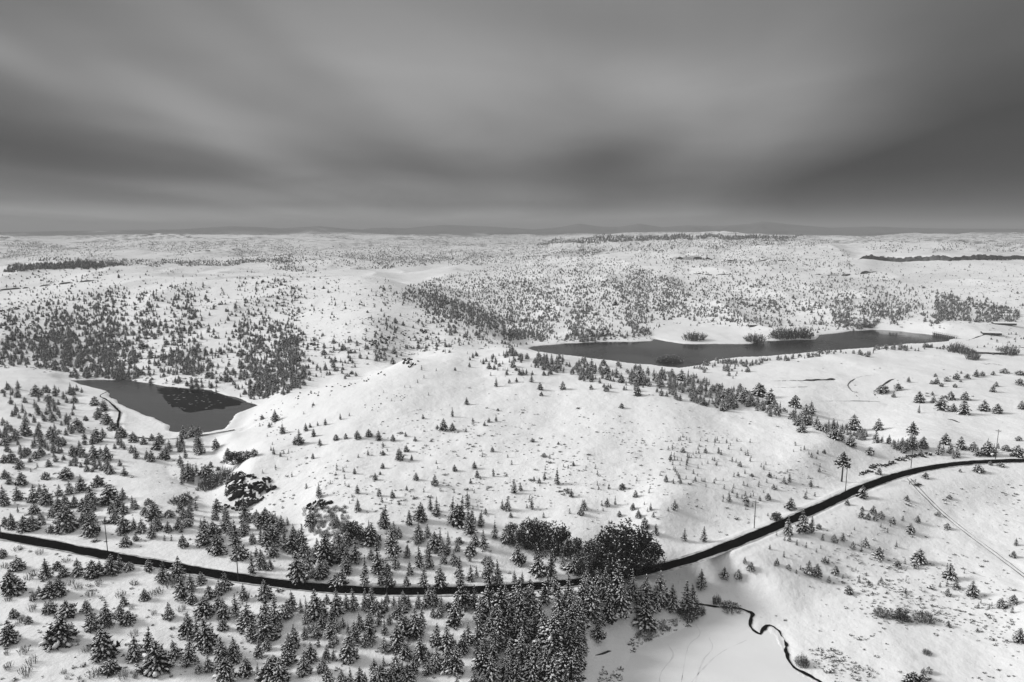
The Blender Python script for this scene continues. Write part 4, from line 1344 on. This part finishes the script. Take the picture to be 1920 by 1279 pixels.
# thickets of leafy brush by the creek and bare bushes
BRUSH = [  # base x, base y, height px, width px, kind, label
    (985, 1028, 52, 52, 'thicket', 'dark leafy thicket tree, leftmost of the left clump above the road'),
    (1012, 1033, 58, 54, 'thicket', 'dark leafy thicket tree in the middle of the left clump above the road'),
    (1044, 1042, 68, 60, 'thicket', 'tallest dark thicket tree at the right of the left clump'),
    (1075, 1050, 40, 46, 'thicket', 'low dark brushy tree joining the two thickets'),
    (960, 1012, 30, 34, 'thicket', 'small rounded thicket bush at the far left end of the clump'),
    (1120, 1064, 62, 64, 'thicket', 'greyish thicket tree, leftmost of the big right thicket'),
    (1150, 1066, 90, 82, 'thicket', 'tallest round dark tree of the big thicket by the road'),
    (1185, 1066, 82, 84, 'thicket', 'broad dark tree right of the tallest in the big thicket'),
    (1217, 1062, 60, 60, 'thicket', 'dark rounded tree at the right end of the big thicket'),
    (1165, 1080, 50, 70, 'thicket', 'low dark brush at the roadside foot of the big thicket'),
    (1105, 1078, 36, 50, 'thicket', 'low dark brush where the big thicket meets the road'),
    (1301, 637, 18, 46, 'willow', 'pale bare bush on the lake shore, leftmost of three'),
    (1416, 641, 19, 36, 'willow', 'round dark bush at the edge of the far lake shore'),
    (1470, 634, 24, 46, 'willow', 'bare bushy tree left in the shoreline clump'),
    (1500, 633, 24, 44, 'willow', 'bare bushy tree right in the shoreline clump'),
    (1624, 614, 11, 24, 'willow', 'low bare bush at the bend of the upper lake shore'),
    (1794, 660, 20, 30, 'willow', 'large bare tree left of three by the farm sheds'),
    (1812, 664, 17, 26, 'willow', 'bare tree in the middle of three by the farm sheds'),
    (1823, 674, 19, 20, 'willow', 'dark bare tree nearest of three by the farm sheds'),
    (1888, 664, 20, 30, 'willow', 'big bare tree beside the wall near the right edge'),
    (1262, 681, 17, 34, 'willow', 'pale bare bush standing in the near edge of the lake'),
    (1244, 680, 14, 26, 'willow', 'smaller pale bush left of the one in the lake edge'),
    (1290, 1158, 26, 40, 'willow', 'bare brush under the last conifers by the pond'),
    (1308, 1152, 24, 26, 'willow', 'bare shrub at the inlet of the pond'),
    (1343, 1132, 20, 15, 'willow', 'lone upright bare shrub on the creek bank'),
    (1370, 1142, 10, 40, 'willow', 'low grass brush along the straight creek bank'),
    (1504, 1246, 20, 24, 'willow', 'dark bush beside the lower creek'),
    (1690, 1163, 20, 26, 'thicket', 'small snowy bush in the middle of the lower right snowfield'),
    (1655, 1153, 11, 28, 'willow', 'low scrub just left of the snowy bush on the right snowfield'),
    (1732, 1160, 13, 34, 'willow', 'low dark scrub just right of the snowy bush on the right snowfield'),
    (1738, 1226, 9, 14, 'willow', 'lone round scrub on the lower right snowfield'),
    (660, 1010, 34, 46, 'thicket', 'dark leafy bush among conifers right of the gully'),
    (690, 1020, 32, 40, 'thicket', 'dark leafy bush left of the tall conifer pair above the road'),
    (1456, 975, 16, 24, 'thicket', 'round dark bush on the roadside slope above the curve'),
    (1656, 735, 14, 22, 'thicket', 'dark bush at the inner end of the curved meadow bank'),
    (340, 945, 17, 40, 'willow', 'low bare brush on the gully side left of the outcrop'),
    (395, 915, 26, 40, 'willow', 'grey bare brush in the gully left of the outcrop'),
    (420, 898, 24, 40, 'willow', 'grey bare brush just above the rocks of the outcrop'),
    (450, 865, 16, 60, 'thicket', 'row of dark snowy brush above the outcrop'),
]
for bx, by, bh, bw_, kind, lab in BRUSH:
    X, Y, ok = LAND.hit(bx, by)
    if not ok[0]:
        continue
    h_, w_ = size_of(bx, by, bh, bw_, X, Y)
    place('thicket_tree' if kind == 'thicket' and bh > 45 else 'bush', (bx, by, float(X[0]), float(Y[0]), float(h_[0]) * 1.05, float(w_[0]) * 1.1, kind), lab, 'tree' if kind == 'thicket' and bh > 45 else 'bush', 'brush and thickets along the streams')
# small bare shrubs on the lower left
SHR = [(165, 1060), (300, 315), (210, 510), (260, 470), (680, 625), (905, 630), (1150, 630), (1205, 600), (240, 740), (375, 700), (1360, 740), (1000, 920), (235, 1140), (195, 1205), (70, 1175), (920, 1245), (1080, 1215), (650, 1040), (490, 370), (130, 285), (520, 545), (60, 670), (1010, 540), (590, 580), (750, 550), (150, 830), (1270, 560), (840, 860), (30, 420), (700, 1230)]
it = []
for x, y in SHR:
    X, Y, ok = LAND.hit(x / 4, 960 + y / 4)
    it.append((x / 4, 960 + y / 4, float(X[0]), float(Y[0]), float(rng.uniform(2.2, 4.0)), float(rng.uniform(3.0, 4.8)), 'shrub'))
for t, l in zip(it, place_labels(it, 'shrub', lambda t: 'bare twiggy')):
    place('bare_shrub', t, l, 'shrub', 'bare shrubs below the road')


# ------------------------------------------------------------------ everything past the limit: woods and scrub as stuff
def scatter(name, rec, label):
    """one object that sets the prototype meshes on its points"""
    kinds = sorted({r[4] for r in rec})
    meshes, first = [], {}
    for k_ in kinds:
        first[k_] = len(meshes)
        meshes += [(p[0], p[1], p[5]) for p in PROTO[k_]]
    n = len(rec)
    P = np.zeros((n, 3), np.float32)
    S = np.zeros((n, 3), np.float32)
    I = np.zeros(n, np.int32)
    R = rng.uniform(0, 6.283, n).astype(np.float32)
    xs, ys = np.array([r[0] for r in rec]), np.array([r[1] for r in rec])
    zs = LAND.z(xs, ys)
    for i, r in enumerate(rec):
        j = first[r[4]] + int(rng.integers(len(PROTO[r[4]])))
        h0, w0, _ = meshes[j]
        P[i] = (r[0], r[1], zs[i] - .05)
        S[i] = (r[3] / w0, r[3] / w0, r[2] / h0)
        I[i] = j
    me = bpy.data.meshes.new(name)
    me.vertices.add(n)
    me.vertices.foreach_set('co', P.ravel())
    for nm, ty_, dat in (('sc', 'FLOAT_VECTOR', S), ('ix', 'INT', I), ('rz', 'FLOAT', R)):
        a = me.attributes.new(nm, ty_, 'POINT')
        a.data.foreach_set('vector' if ty_ == 'FLOAT_VECTOR' else 'value', dat.ravel())
    o = obj(name, me)
    ng = bpy.data.node_groups.new(name, 'GeometryNodeTree')
    ng.interface.new_socket('Geometry', in_out='INPUT', socket_type='NodeSocketGeometry')
    ng.interface.new_socket('Geometry', in_out='OUTPUT', socket_type='NodeSocketGeometry')
    N, L = ng.nodes.new, ng.links.new
    gi, go = N('NodeGroupInput'), N('NodeGroupOutput')
    iop = N('GeometryNodeInstanceOnPoints')
    L(gi.outputs[0], iop.inputs['Points'])
    join = N('GeometryNodeJoinGeometry')
    for h0, w0, pm in reversed(meshes):
        po = bpy.data.objects.new(pm.name, pm)
        oi = N('GeometryNodeObjectInfo')
        oi.inputs['Object'].default_value = po
        oi.inputs['As Instance'].default_value = True
        L(oi.outputs['Geometry'], join.inputs[0])
    L(join.outputs[0], iop.inputs['Instance'])
    iop.inputs['Pick Instance'].default_value = True

    def attr(nm, ty_):
        a = N('GeometryNodeInputNamedAttribute')
        a.data_type = ty_
        a.inputs['Name'].default_value = nm
        return a.outputs['Attribute']
    L(attr('ix', 'INT'), iop.inputs['Instance Index'])
    L(attr('sc', 'FLOAT_VECTOR'), iop.inputs['Scale'])
    cb = N('ShaderNodeCombineXYZ')
    L(attr('rz', 'FLOAT'), cb.inputs[2])
    L(cb.outputs[0], iop.inputs['Rotation'])
    L(iop.outputs[0], go.inputs[0])
    md = o.modifiers.new('scatter', 'NODES')
    md.node_group = ng
    tag(o, label, None, None, 'stuff')
    return o


rest = [(t[2], t[3], t[4], t[5], t[6]) for i, t in enumerate(POOL) if i not in single]
scatter('conifer_woods', rest, 'snow-dusted conifer woods spread over the hills and far slopes')
SCRUB = [
    ([(450, 780), (900, 760), (1500, 820), (1560, 900), (1350, 1010), (640, 960)], 14, .8),
    ([(1530, 1215), (1580, 1222), (1640, 1255), (1660, 1279), (1530, 1285), (1520, 1245)], 55, .5),
    ([(1180, 1200), (1230, 1165), (1290, 1155), (1315, 1160), (1300, 1172), (1240, 1190), (1195, 1212), (1180, 1230)], 60, .4),
    ([(1130, 1245), (1170, 1250), (1165, 1285), (1120, 1285)], 45, .6),
    ([(1620, 1150), (1680, 1150), (1760, 1165), (1740, 1172), (1640, 1165)], 25, .6),
    ([(1320, 1128), (1400, 1136), (1400, 1143), (1320, 1136)], 60, .3),
    ([(1600, 1080), (1900, 1180), (1900, 1220), (1640, 1170)], 10, .7),
    ([(1450, 990), (1700, 930), (1920, 900), (1920, 1210), (1560, 1200)], 6, .6),
    ([(1560, 1000), (1900, 1130), (1900, 1190), (1560, 1110)], 10, .5),
    ([(0, 1020), (480, 1100), (900, 1130), (860, 1279), (0, 1279)], 3, .6),
    ([(0, 740), (200, 800), (420, 880), (600, 1070), (200, 1020), (0, 980)], 6, .7),
    ([(640, 960), (1000, 980), (960, 1090), (560, 1070)], 4, .5),
    ([(900, 690), (1250, 735), (1500, 810), (1400, 850), (800, 770)], 3, .8),
    ([(560, 690), (900, 600), (960, 650), (760, 670)], 8, .8),
    ([(1400, 1140), (1920, 1200), (1920, 1279), (1480, 1279)], 4, .7),
    ([(1440, 660), (1920, 640), (1920, 800), (1700, 830)], 1.2, .7),
    ([(440, 900), (540, 880), (560, 960), (480, 980)], 8, .4),
    ([(0, 500), (640, 500), (760, 540), (960, 650), (760, 668), (500, 740), (0, 690)], 22, .6),
    ([(860, 500), (1300, 480), (1920, 490), (1920, 606), (1240, 610), (1000, 640)], 26, .6),
    ([(1640, 492), (1920, 495), (1920, 560), (1740, 545)], 60, .5),
    ([(1300, 612), (1920, 600), (1920, 625), (1640, 612), (1500, 628)], 10, .6),
]
rec = []
SCRUB += [([(560, 955), (600, 948), (650, 950), (656, 985), (622, 1012), (585, 1003)], 45, .3, 'shrub'),
          ([(380, 905), (425, 885), (432, 900), (400, 920), (350, 948), (330, 942)], 22, .4, 'shrub'),
          ([(1440, 628), (1525, 627), (1528, 634), (1440, 636)], 160, .3, 'shrub'),
          ([(1285, 632), (1320, 632), (1320, 638), (1285, 638)], 80, .3, 'shrub'),
          ([(1590, 612), (1640, 610), (1640, 615), (1595, 618)], 120, .4, 'shrub'),
          ([(1190, 1195), (1240, 1170), (1300, 1158), (1315, 1160), (1240, 1190), (1200, 1208)], 14, .3, 'shrub'),
          ([(0, 1030), (300, 1080), (480, 1120), (480, 1279), (0, 1279)], .35, .4, 'shrub'),
          ([(1080, 630), (1222, 628), (1222, 637), (1080, 640), (1010, 646)], 40, .4, 'shrub')]
for poly, dens, clump, *knd in SCRUB:
    p = np.array(poly, float)
    lo, hi = p.min(0), p.max(0)
    n = int((hi[0] - lo[0]) * (hi[1] - lo[1]) / 1000 * dens)
    x, y = rng.uniform(lo[0], hi[0], n), rng.uniform(lo[1], hi[1], n)
    m = in_poly(x, y, poly)
    X, Y, ok = LAND.hit(x[m], y[m])
    cn = vnoise(X, Y, 22, 61) + .5 * vnoise(X, Y, 7, 62) + .5
    ok &= rng.random(len(X)) < np.clip((1 - clump) + clump * 2.6 * (cn - .35), 0, 1)
    for L_ in clear:
        ok &= ~in_poly(X, Y, L_)
    for ln in (ROAD, DAM, LANE, CREEK):
        D, _ = line_dist(X, Y, ln, 12)
        ok &= D > 4.2
    for i in np.nonzero(ok)[0]:
        s_ = float(np.exp(rng.normal(-.35, .4))) * (1 + .7 * (np.hypot(X[i], Y[i]) > 600))
        if knd:
            s_ = float(rng.uniform(.5, 1.1))
            rec.append((float(X[i]), float(Y[i]), 2.4 * s_, 2.6 * s_, 'shrub'))
        else:
            rec.append((float(X[i]), float(Y[i]), .55 * s_ * 1.1, 1.0 * s_, 'sage'))
scatter('sagebrush', rec, 'low sagebrush and grass tufts poking through the snow')

# ------------------------------------------------------------------ power poles
def pole_meshes():
    p = MB()
    p.tube([(0, 0, -1), (0, 0, 6), (0, 0, 12)], [.17, .15, .11], 8)
    a = MB()
    a.box((-1.2, .12, 11.2), (1.2, .24, 11.35))
    ins = MB()
    ins.tube([(0, 0, 0), (0, 0, .12), (0, 0, .22)], [.05, .09, .05], 6)
    br = MB()
    br.tube([(-.7, .18, 11.2), (0, .15, 10.6)], [.03, .03], 4)
    br.tube([(.7, .18, 11.2), (0, .15, 10.6)], [.03, .03], 4)
    return p.mesh('pole_shaft', [M['pole']], True), a.mesh('pole_arm', [M['pole']]), ins.mesh('pole_insulator', [M['ceramic']]), br.mesh('pole_brace', [M['steel']])


PM = pole_meshes()
POLE_WHERE = ['at the left edge of the picture', 'above the road near the left edge', 'standing among trees on the long straight', 'in front of the road at the bottom of its bend', 'among conifers left of the big thicket',
              'on the hillside at the start of the right curve', 'in front of the road cut pine', 'beside the lone long-trunked pine at the curve', 'farthest right, beside the road near the right edge']
for (x, y, top), wh in zip(POLES, POLE_WHERE):
    X, Y, ok = LAND.hit(x, y)
    h_, _ = size_of(x, y, y - top, 4, X, Y)
    o = empty('power_pole', (float(X[0]), float(Y[0]), float(LAND.z(X[0], Y[0]))), .25 if x < 1100 else -.5)
    o.scale = (1, 1, float(h_[0]) / 12)
    obj('shaft', PM[0], o)
    a = obj('crossarm', PM[1], o)
    for dx in (-1.1, -.4, .4, 1.1):
        obj('insulator', PM[2], a, (dx, .18, 11.35))
    obj('brace', PM[3], o)
    tag(o, 'thin wooden power pole ' + wh, 'power pole', 'power poles along the road')


# ------------------------------------------------------------------ rocks
def rock_mesh(seed):
    r = random.Random(seed)
    import bmesh
    bm = bmesh.new()
    bmesh.ops.create_icosphere(bm, subdivisions=2, radius=1.0)
    ax = [Vector((r.uniform(-1, 1), r.uniform(-1, 1), r.uniform(-1, 1))).normalized() for _ in range(9)]
    cut = [r.uniform(.35, .8) for _ in ax]
    for v in bm.verts:
        for a, c in zip(ax, cut):
            d_ = v.co.dot(a)
            if d_ > c:
                v.co -= a * (d_ - c)
        v.co *= r.uniform(.95, 1.05)
    me = bpy.data.meshes.new('rock_%d' % seed)
    bm.normal_update()
    bm.to_mesh(me)
    bm.free()
    me.materials.append(M['rock'])
    me.materials.append(M['snow'])
    for p in me.polygons:
        p.material_index = 1 if p.normal.z > .8 else 0
    me.update()
    return me


ROCKS = [rock_mesh(k_) for k_ in range(5)]


def outcrop(pxs, label, smin, smax, spread, n, flat=1.0):
    p = np.array(pxs, float)
    X, Y, ok = LAND.hit(p[:, 0], p[:, 1])
    o = empty('rock_outcrop', (float(X.mean()), float(Y.mean()), float(LAND.z(X.mean(), Y.mean()))))
    for k_ in range(n):
        i = rng.integers(len(p))
        qx, qy = p[i, 0] + rng.normal(0, spread), p[i, 1] + rng.normal(0, spread * .5)
        x, y, ok_ = LAND.hit(qx, qy)
        s_ = float(rng.uniform(smin, smax))
        c = obj('rock', ROCKS[int(rng.integers(5))], o, (float(x[0]) - o.location.x, float(y[0]) - o.location.y, float(LAND.z(x[0], y[0])) - o.location.z + s_ * .25))
        c.rotation_euler = (0, 0, float(rng.uniform(0, 6.28)))
        c.scale = (s_, s_ * float(rng.uniform(.7, 1.2)), s_ * float(rng.uniform(.6, 1.1)) * flat)
    tag(o, label, 'rocks', 'basalt outcrops')
    return o


outcrop([(440, 915), (448, 930), (460, 918), (470, 928), (482, 915), (494, 918), (500, 912), (455, 945), (470, 940), (445, 900)], 'big black rock outcrop on the gully bank left of the bare hill', 1.5, 3.4, 8, 85)
outcrop([(428, 893), (435, 902), (425, 910)], 'snowy rubble of rocks at the upper left of the black outcrop', .5, 1.2, 6, 22)
outcrop([(470, 893), (476, 897)], 'small dark rock just above the black outcrop', .7, 1.4, 3, 6)
outcrop([(432, 950), (445, 955), (458, 953)], 'line of small rocks at the foot of the black outcrop', .6, 1.2, 5, 16)
outcrop([(582, 955), (590, 947), (602, 945), (612, 948)], 'rocks at the head of the brushy gully', .7, 1.6, 6, 18)
outcrop([(760, 681), (764, 677), (770, 685), (775, 680)], 'rocky knob on the left end of the bare hilltop', .8, 1.8, 4, 22)
outcrop([(1618, 888), (1628, 884), (1636, 878), (1642, 874), (1650, 873)], 'row of dark stones in the road cut, left part', .35, .85, 4, 60)
outcrop([(1660, 872), (1672, 868), (1682, 862), (1688, 860), (1694, 862), (1704, 858)], 'row of dark stones in the road cut, right part', .35, .95, 4, 60)
outcrop([(1716, 855), (1726, 856), (1738, 852)], 'dark stones right of the tall power pole above the curve', .5, 1.2, 4, 16)
outcrop([(700, 644), (712, 640), (730, 636), (760, 628), (790, 622)], 'rock ledge across the flank of the round hill', .8, 2.0, 6, 40)
outcrop([(535, 648), (550, 645), (590, 648)], 'small rock ledges on the left flank of the round hill', .7, 1.6, 7, 22)
outcrop([(540, 590), (555, 587), (565, 592)], 'scattered rocks high on the left of the round hill', .8, 1.6, 8, 16)
outcrop([(10, 585), (30, 577), (45, 573), (20, 580)], 'broken rocks on the slope at the far left', .9, 2.2, 8, 26)
outcrop([(45, 610), (55, 609), (62, 610)], 'small rock patch below the broken rocks at far left', .7, 1.5, 5, 10)
outcrop([(500, 775), (520, 790), (535, 820), (545, 760)], 'loose rocks on the bluff right of the left lake', .25, .6, 16, 34)
outcrop([(430, 780), (427, 795), (440, 770)], 'rocky bluff edge at the right shore of the left lake', .5, 1.1, 5, 22)

outcrop([(560, 742), (590, 738), (620, 730), (650, 722), (690, 712), (720, 703)], 'thin line of rocks along the bluff edge left of the hilltop', .35, .9, 7, 40)
outcrop([(745, 745), (720, 750), (700, 762), (760, 740)], 'faint stony ledge on the upper left of the bare hill', .25, .55, 10, 24)

# ------------------------------------------------------------------ far cliffs
for ra, rd, hh, lab in RIMW:
    n = max(40, int((ra[-1] - ra[0]) * rd.mean() / 3.5))
    aa = np.linspace(ra[0], ra[-1], n)
    dd = np.interp(aa, ra, rd) - 9 + 4 * vnoise(aa * 2000, aa * 0, 60, 71) + 2 * vnoise(aa * 2000, aa * 0, 13, 72)
    blk = np.floor(np.cumsum(rng.uniform(.2, .9, n)))
    bj = rng.uniform(-1.2, 1.2, int(blk.max()) + 2)[blk.astype(int)]
    th2 = rng.uniform(.75, 1.1, int(blk.max()) + 2)[blk.astype(int)]
    fade = np.minimum(1, np.minimum(np.arange(n), np.arange(n)[::-1]) / 8.0)
    hgt = 1.15 * hh * th2 * fade * (.9 + .5 * vnoise(aa * 2000, aa * 0, 50, 73)) + .3
    if hh < 10:
        hgt = hgt * np.clip(.35 + 3.2 * vnoise(aa * 2000, aa * 0, 16, 74) + 2.0 * vnoise(aa * 2000, aa * 0, 5, 75), .02, .8)
    prof = [(-3.0, -3.0, 0), (-1.0, .15, 0), (0.0, .55, 0), (1.2, .6, 0), (1.6, 1.0, 0), (20.0, 1.03, 1), (40.0, .6, 1)]
    zb = LAND.z((dd - 3) * np.sin(aa), (dd - 3) * np.cos(aa))
    V = []
    for off, fz, _ in prof:
        r_ = dd + off + bj
        zz = zb - 3 if fz < 0 else zb - .6 + hgt * fz
        V.append(np.column_stack([r_ * np.sin(aa), r_ * np.cos(aa), zz]))
    V = np.concatenate(V)
    Fq, mi = [], []
    for k_ in range(len(prof) - 1):
        a = np.arange(n - 1) + k_ * n
        Fq.append(np.stack([a, a + 1, a + 1 + n, a + n], 1))
        mi += [prof[k_ + 1][2]] * (n - 1)
    c = obj('cliff', mesh_np('cliff', V, np.concatenate(Fq), [M['farrock'], M['snow']], False, mi))
    tag(c, lab, 'cliff', 'basalt rims on the far slopes')


# ------------------------------------------------------------------ farm sheds, intake bridge, wall, gate, logs, ditches
def shed(px, py, length, depth, height, rz, label):
    X, Y, ok = LAND.hit(px, py)
    o = empty('shed', (float(X[0]), float(Y[0]), float(LAND.z(X[0], Y[0])) - .2), rz)
    w = MB()
    l, d_ = length / 2, depth / 2
    w.add([(-l, -d_, 0), (l, -d_, 0), (l, d_, 0), (-l, d_, 0), (-l, -d_, height), (l, -d_, height), (l, d_, height), (-l, d_, height), (-l, 0, height * 1.4), (l, 0, height * 1.4)],
          [(0, 1, 5, 4), (1, 2, 6, 9, 5), (2, 3, 7, 6), (3, 0, 4, 8, 7), (3, 2, 1, 0)])
    obj('wall', w.mesh('shed_wall', [M['wall']]), o)
    for s in (-1, 1):
        r_ = MB()
        e = d_ + .6
        z1, z0 = height * 1.4 + .1, height - .15
        a, b = l + .5, .35
        r_.add([(-a, 0, z1), (a, 0, z1), (a, s * e, z0), (-a, s * e, z0), (-a, 0, z1 + b), (a, 0, z1 + b), (a, s * e, z0 + b), (-a, s * e, z0 + b)],
               [(0, 1, 2, 3), (7, 6, 5, 4), (0, 4, 5, 1), (1, 5, 6, 2), (2, 6, 7, 3), (3, 7, 4, 0)])
        obj('roof', r_.mesh('shed_roof', [M['snow']]), o)
    dm = MB()
    dm.box((-.7, -d_ - .06, 0), (.7, -d_ - .003, min(2.1, height * .85)))
    obj('door', dm.mesh('shed_door', [M['bark']]), o)
    wm = MB()
    wm.box((-.6, -.06, -.4), (.6, 0, .4))
    wme = wm.mesh('shed_window', [M['glass']])
    for q_ in (-.6, .6):
        obj('window', wme, o, (l * q_, -d_ - .003, height * .6))
    tag(o, label, 'shed', 'farm sheds by the right lake')


shed(1882, 609, 26, 8, 2.6, -.15, 'long low snow-roofed shed at the foot of the right woods')
shed(1858, 627, 20, 9, 2.6, -.25, 'low snow-roofed shed beyond the tracks near the right lake end')
shed(1838, 662, 12, 8, 2.0, -.1, 'low snow-covered shed left of two beside the big bare trees')
shed(1864, 663, 14, 8, 2.0, -.1, 'low snow-covered shed right of two beside the wall')
shed(1410, 612, 9, 6, 2.4, .1, 'small lone shed on the far lake flat')

X, Y, ok = LAND.hit([1752, 1792], [630, 635])
mx, my = float(X.mean()), float(Y.mean())
rz = math.atan2(float(Y[1] - Y[0]), float(X[1] - X[0]))
Lb = float(np.hypot(X[1] - X[0], Y[1] - Y[0])) + 4
br = empty('intake_bridge', (mx, my, LAKE_R_Z), rz)
d_ = MB()
d_.box((-Lb / 2, -1.6, 3.0), (Lb / 2, 1.6, 3.4))
obj('deck', d_.mesh('bridge_deck', [M['wall']]), br)
sd_ = MB()
sd_.box((-Lb / 2, -1.45, 3.404), (Lb / 2, 1.45, 3.55))
obj('deck_snow', sd_.mesh('bridge_snow', [M['snow']]), br)
pm = MB()
pm.tube([(0, 0, -2), (0, 0, 3.0)], [.35, .32], 6)
pme = pm.mesh('bridge_pile', [M['pole']])
bl = MB()
bl.box((-1.1, -.1, -1.0), (1.1, .1, 2.9))
ble = bl.mesh('bridge_gate', [M['wall']])
k_ = 0
x = -Lb / 2 + 1
while x < Lb / 2:
    for y in (-1.3, 1.3):
        obj('pile', pme, br, (x, y, 0))
    if x + 3.2 < Lb / 2:
        obj('sluice_board', ble, br, (x + 1.6, -.9, 0))
    x += 3.2
rm = MB()
for z in (4.0, 4.6):
    rm.box((-Lb / 2, -1.5, z), (Lb / 2, -1.42, z + .1))
for i in range(int(Lb / 3) + 1):
    rm.box((-Lb / 2 + i * 3, -1.52, 3.4), (-Lb / 2 + i * 3 + .1, -1.40, 4.75))
obj('railing', rm.mesh('bridge_railing', [M['steel']]), br)
obj('railing', rm.mesh('bridge_railing', [M['steel']]), br, (0, 2.92, 0))
tag(br, 'dark timber intake bridge with railings at the right end of the lake', 'bridge')


def strip(name, pxs, half, height, material, label, cat, lift=0.0, kind=None, jit=.75, capsnow=False):
    """a low bank, wall or log that follows photo points over the ground"""
    p = np.array(pxs, float)
    X, Y, ok = LAND.hit(p[:, 0], p[:, 1])
    ln = smooth_line(np.stack([X, Y, np.zeros(len(X))], 1), 1.5)
    P = ln[:, :2]
    Tn = np.gradient(P, axis=0)
    Tn /= np.linalg.norm(Tn, axis=1)[:, None] + 1e-9
    Nn = np.stack([-Tn[:, 1], Tn[:, 0]], 1)
    n = len(P)
    z = LAND.z(P[:, 0], P[:, 1]) + lift
    fade = np.minimum(1, np.minimum(np.arange(n), np.arange(n)[::-1]) / 3.0 + .25)
    s = np.arange(n) * 1.5
    w = half * fade * (1 + jit * 2 * vnoise(s, s * 0, 5, 81))
    hh = height * fade * (1 + jit * 2 * vnoise(s, s * 0, 4, 82) - (jit > .5) * np.clip(6 * vnoise(s, s * 0, 17, 83), 0, 1.3))
    prof = [(-1, -.5), (-.8, .55), (-.25, 1.0), (.25, 1.0), (.8, .55), (1, -.5)]
    V = np.concatenate([np.column_stack([P[:, 0] + Nn[:, 0] * u * w, P[:, 1] + Nn[:, 1] * u * w, z + hh * v]) for u, v in prof])
    Fq, mi = [], []
    for k_ in range(5):
        a = np.arange(n - 1) + k_ * n
        Fq.append(np.stack([a, a + 1, a + 1 + n, a + n], 1))
        mi += [1 if capsnow and k_ in (1, 2, 3) else 0] * (n - 1)
    o = obj(name, mesh_np(name, V, np.concatenate(Fq), [material, M['snow']], False, mi))
    tag(o, label, cat, None, kind)
    return o


strip('fallen_log', [(1116, 1229), (1130, 1226), (1140, 1222), (1146, 1221)], .28, .45, M['bark'], 'dark fallen log lying on snow between the grove and the pond', 'log', jit=.1)
strip('fallen_log', [(1776, 786), (1786, 788), (1794, 791), (1800, 793)], .5, .6, M['bark'], 'dark fallen log on the snowy meadow right of the lone pine', 'log', jit=.1)
strip('ditch_bank', [(1450, 714.5), (1480, 714), (1515, 714), (1545, 712.5), (1566, 711)], 1.0, .8, M['ditch'], 'long straight dark bank across the meadow', None, kind='structure')
strip('ditch_bank', [(1448, 726), (1480, 726.5), (1515, 725.5)], .5, .3, M['ditch'], 'faint thin bank below the long meadow bank', None, kind='structure')
strip('ditch_bank', [(1646, 746), (1639, 737), (1643, 731), (1656, 722), (1668, 714), (1680, 710)], .7, .5, M['ditch'], 'curved dark bank round the meadow bush', None, kind='structure')
strip('ditch_bank', [(1612, 748), (1600, 735), (1590, 724), (1594, 716), (1608, 708), (1632, 704), (1650, 703)], .45, .25, M['rut'], 'faint curved track left of the meadow bush', None, kind='structure')
strip('ditch_bank', [(1540, 751), (1590, 752), (1620, 752.5), (1650, 753)], .4, .25, M['rut'], 'faint straight line across the near meadow', None, kind='structure')
strip('ditch_bank', [(1836, 681), (1850, 682.5), (1860, 682), (1880, 685)], .7, .4, M['ditch'], 'short dark bank below the farm sheds', None, kind='structure')
strip('ditch_bank', [(1815, 1071), (1830, 1076), (1850, 1083)], .45, .5, M['ditch'], 'dark ditch line on the right snowfield beyond the lane', None, kind='structure')
strip('ditch_bank', [(1890, 1100), (1905, 1107), (1925, 1112)], .45, .5, M['ditch'], 'short dark ditch line at the right edge', None, kind='structure')
strip('stone_wall', [(1882, 651), (1896, 651.5), (1910, 652), (1930, 653)], .9, 1.6, M['ditch'], 'long dark low wall at the right edge by the bare tree', 'wall', capsnow=False)
strip('rail_bank', [(1812, 639), (1830, 633), (1842, 629), (1850, 627)], .6, .5, M['ditch'], 'dark edged track leading from the lake end to the shed', None, kind='structure')
strip('ditch_bank', [(1690, 901), (1700, 903), (1706, 906)], .5, .5, M['ditch'], 'dark culvert bank beside the lane gate', None, kind='structure')

X, Y, ok = LAND.hit(1711, 906)
gt = empty('lane_gate', (float(X[0]), float(Y[0]), float(LAND.z(X[0], Y[0]))), .5)
pm = MB()
pm.tube([(0, 0, -.4), (0, 0, 1.6)], [.14, .12], 6)
pme = pm.mesh('gate_post', [M['pole']])
for x in (-2.4, 2.4):
    obj('post', pme, gt, (x, 0, 0))
bm_ = MB()
bm_.box((-2.3, -.04, -.05), (2.3, .04, .05))
bme = bm_.mesh('gate_rail', [M['steel']])
for z in (.4, .75, 1.1, 1.4):
    obj('rail', bme, gt, (0, 0, z))
cg = MB()
for i in range(9):
    cg.box((-2.2, -1.6 - i * .22, .06), (2.2, -1.48 - i * .22, .16))
obj('cattle_grid', cg.mesh('cattle_grid', [M['bark']]), gt)
tag(gt, 'dark lane gate and cattle grid where the farm lane leaves the road', 'gate')

# ------------------------------------------------------------------ haze
hz = MB()
hz.box((-26000, -3000, -60), (26000, 26000, 245))
hm = bpy.data.materials.new('haze')
hm.use_nodes = True
nt = hm.node_tree
nt.nodes.clear()
out = nt.nodes.new('ShaderNodeOutputMaterial')
pv = nt.nodes.new('ShaderNodeVolumePrincipled')
pv.inputs['Color'].default_value = grey(HAZE_COL)
pv.inputs['Density'].default_value = HAZE_DENS
pv.inputs['Anisotropy'].default_value = 0.0
nt.links.new(pv.outputs[0], out.inputs['Volume'])
tag(obj('haze', hz.mesh('haze', [hm])), 'thin winter haze lying over the whole country', None, None, 'stuff')
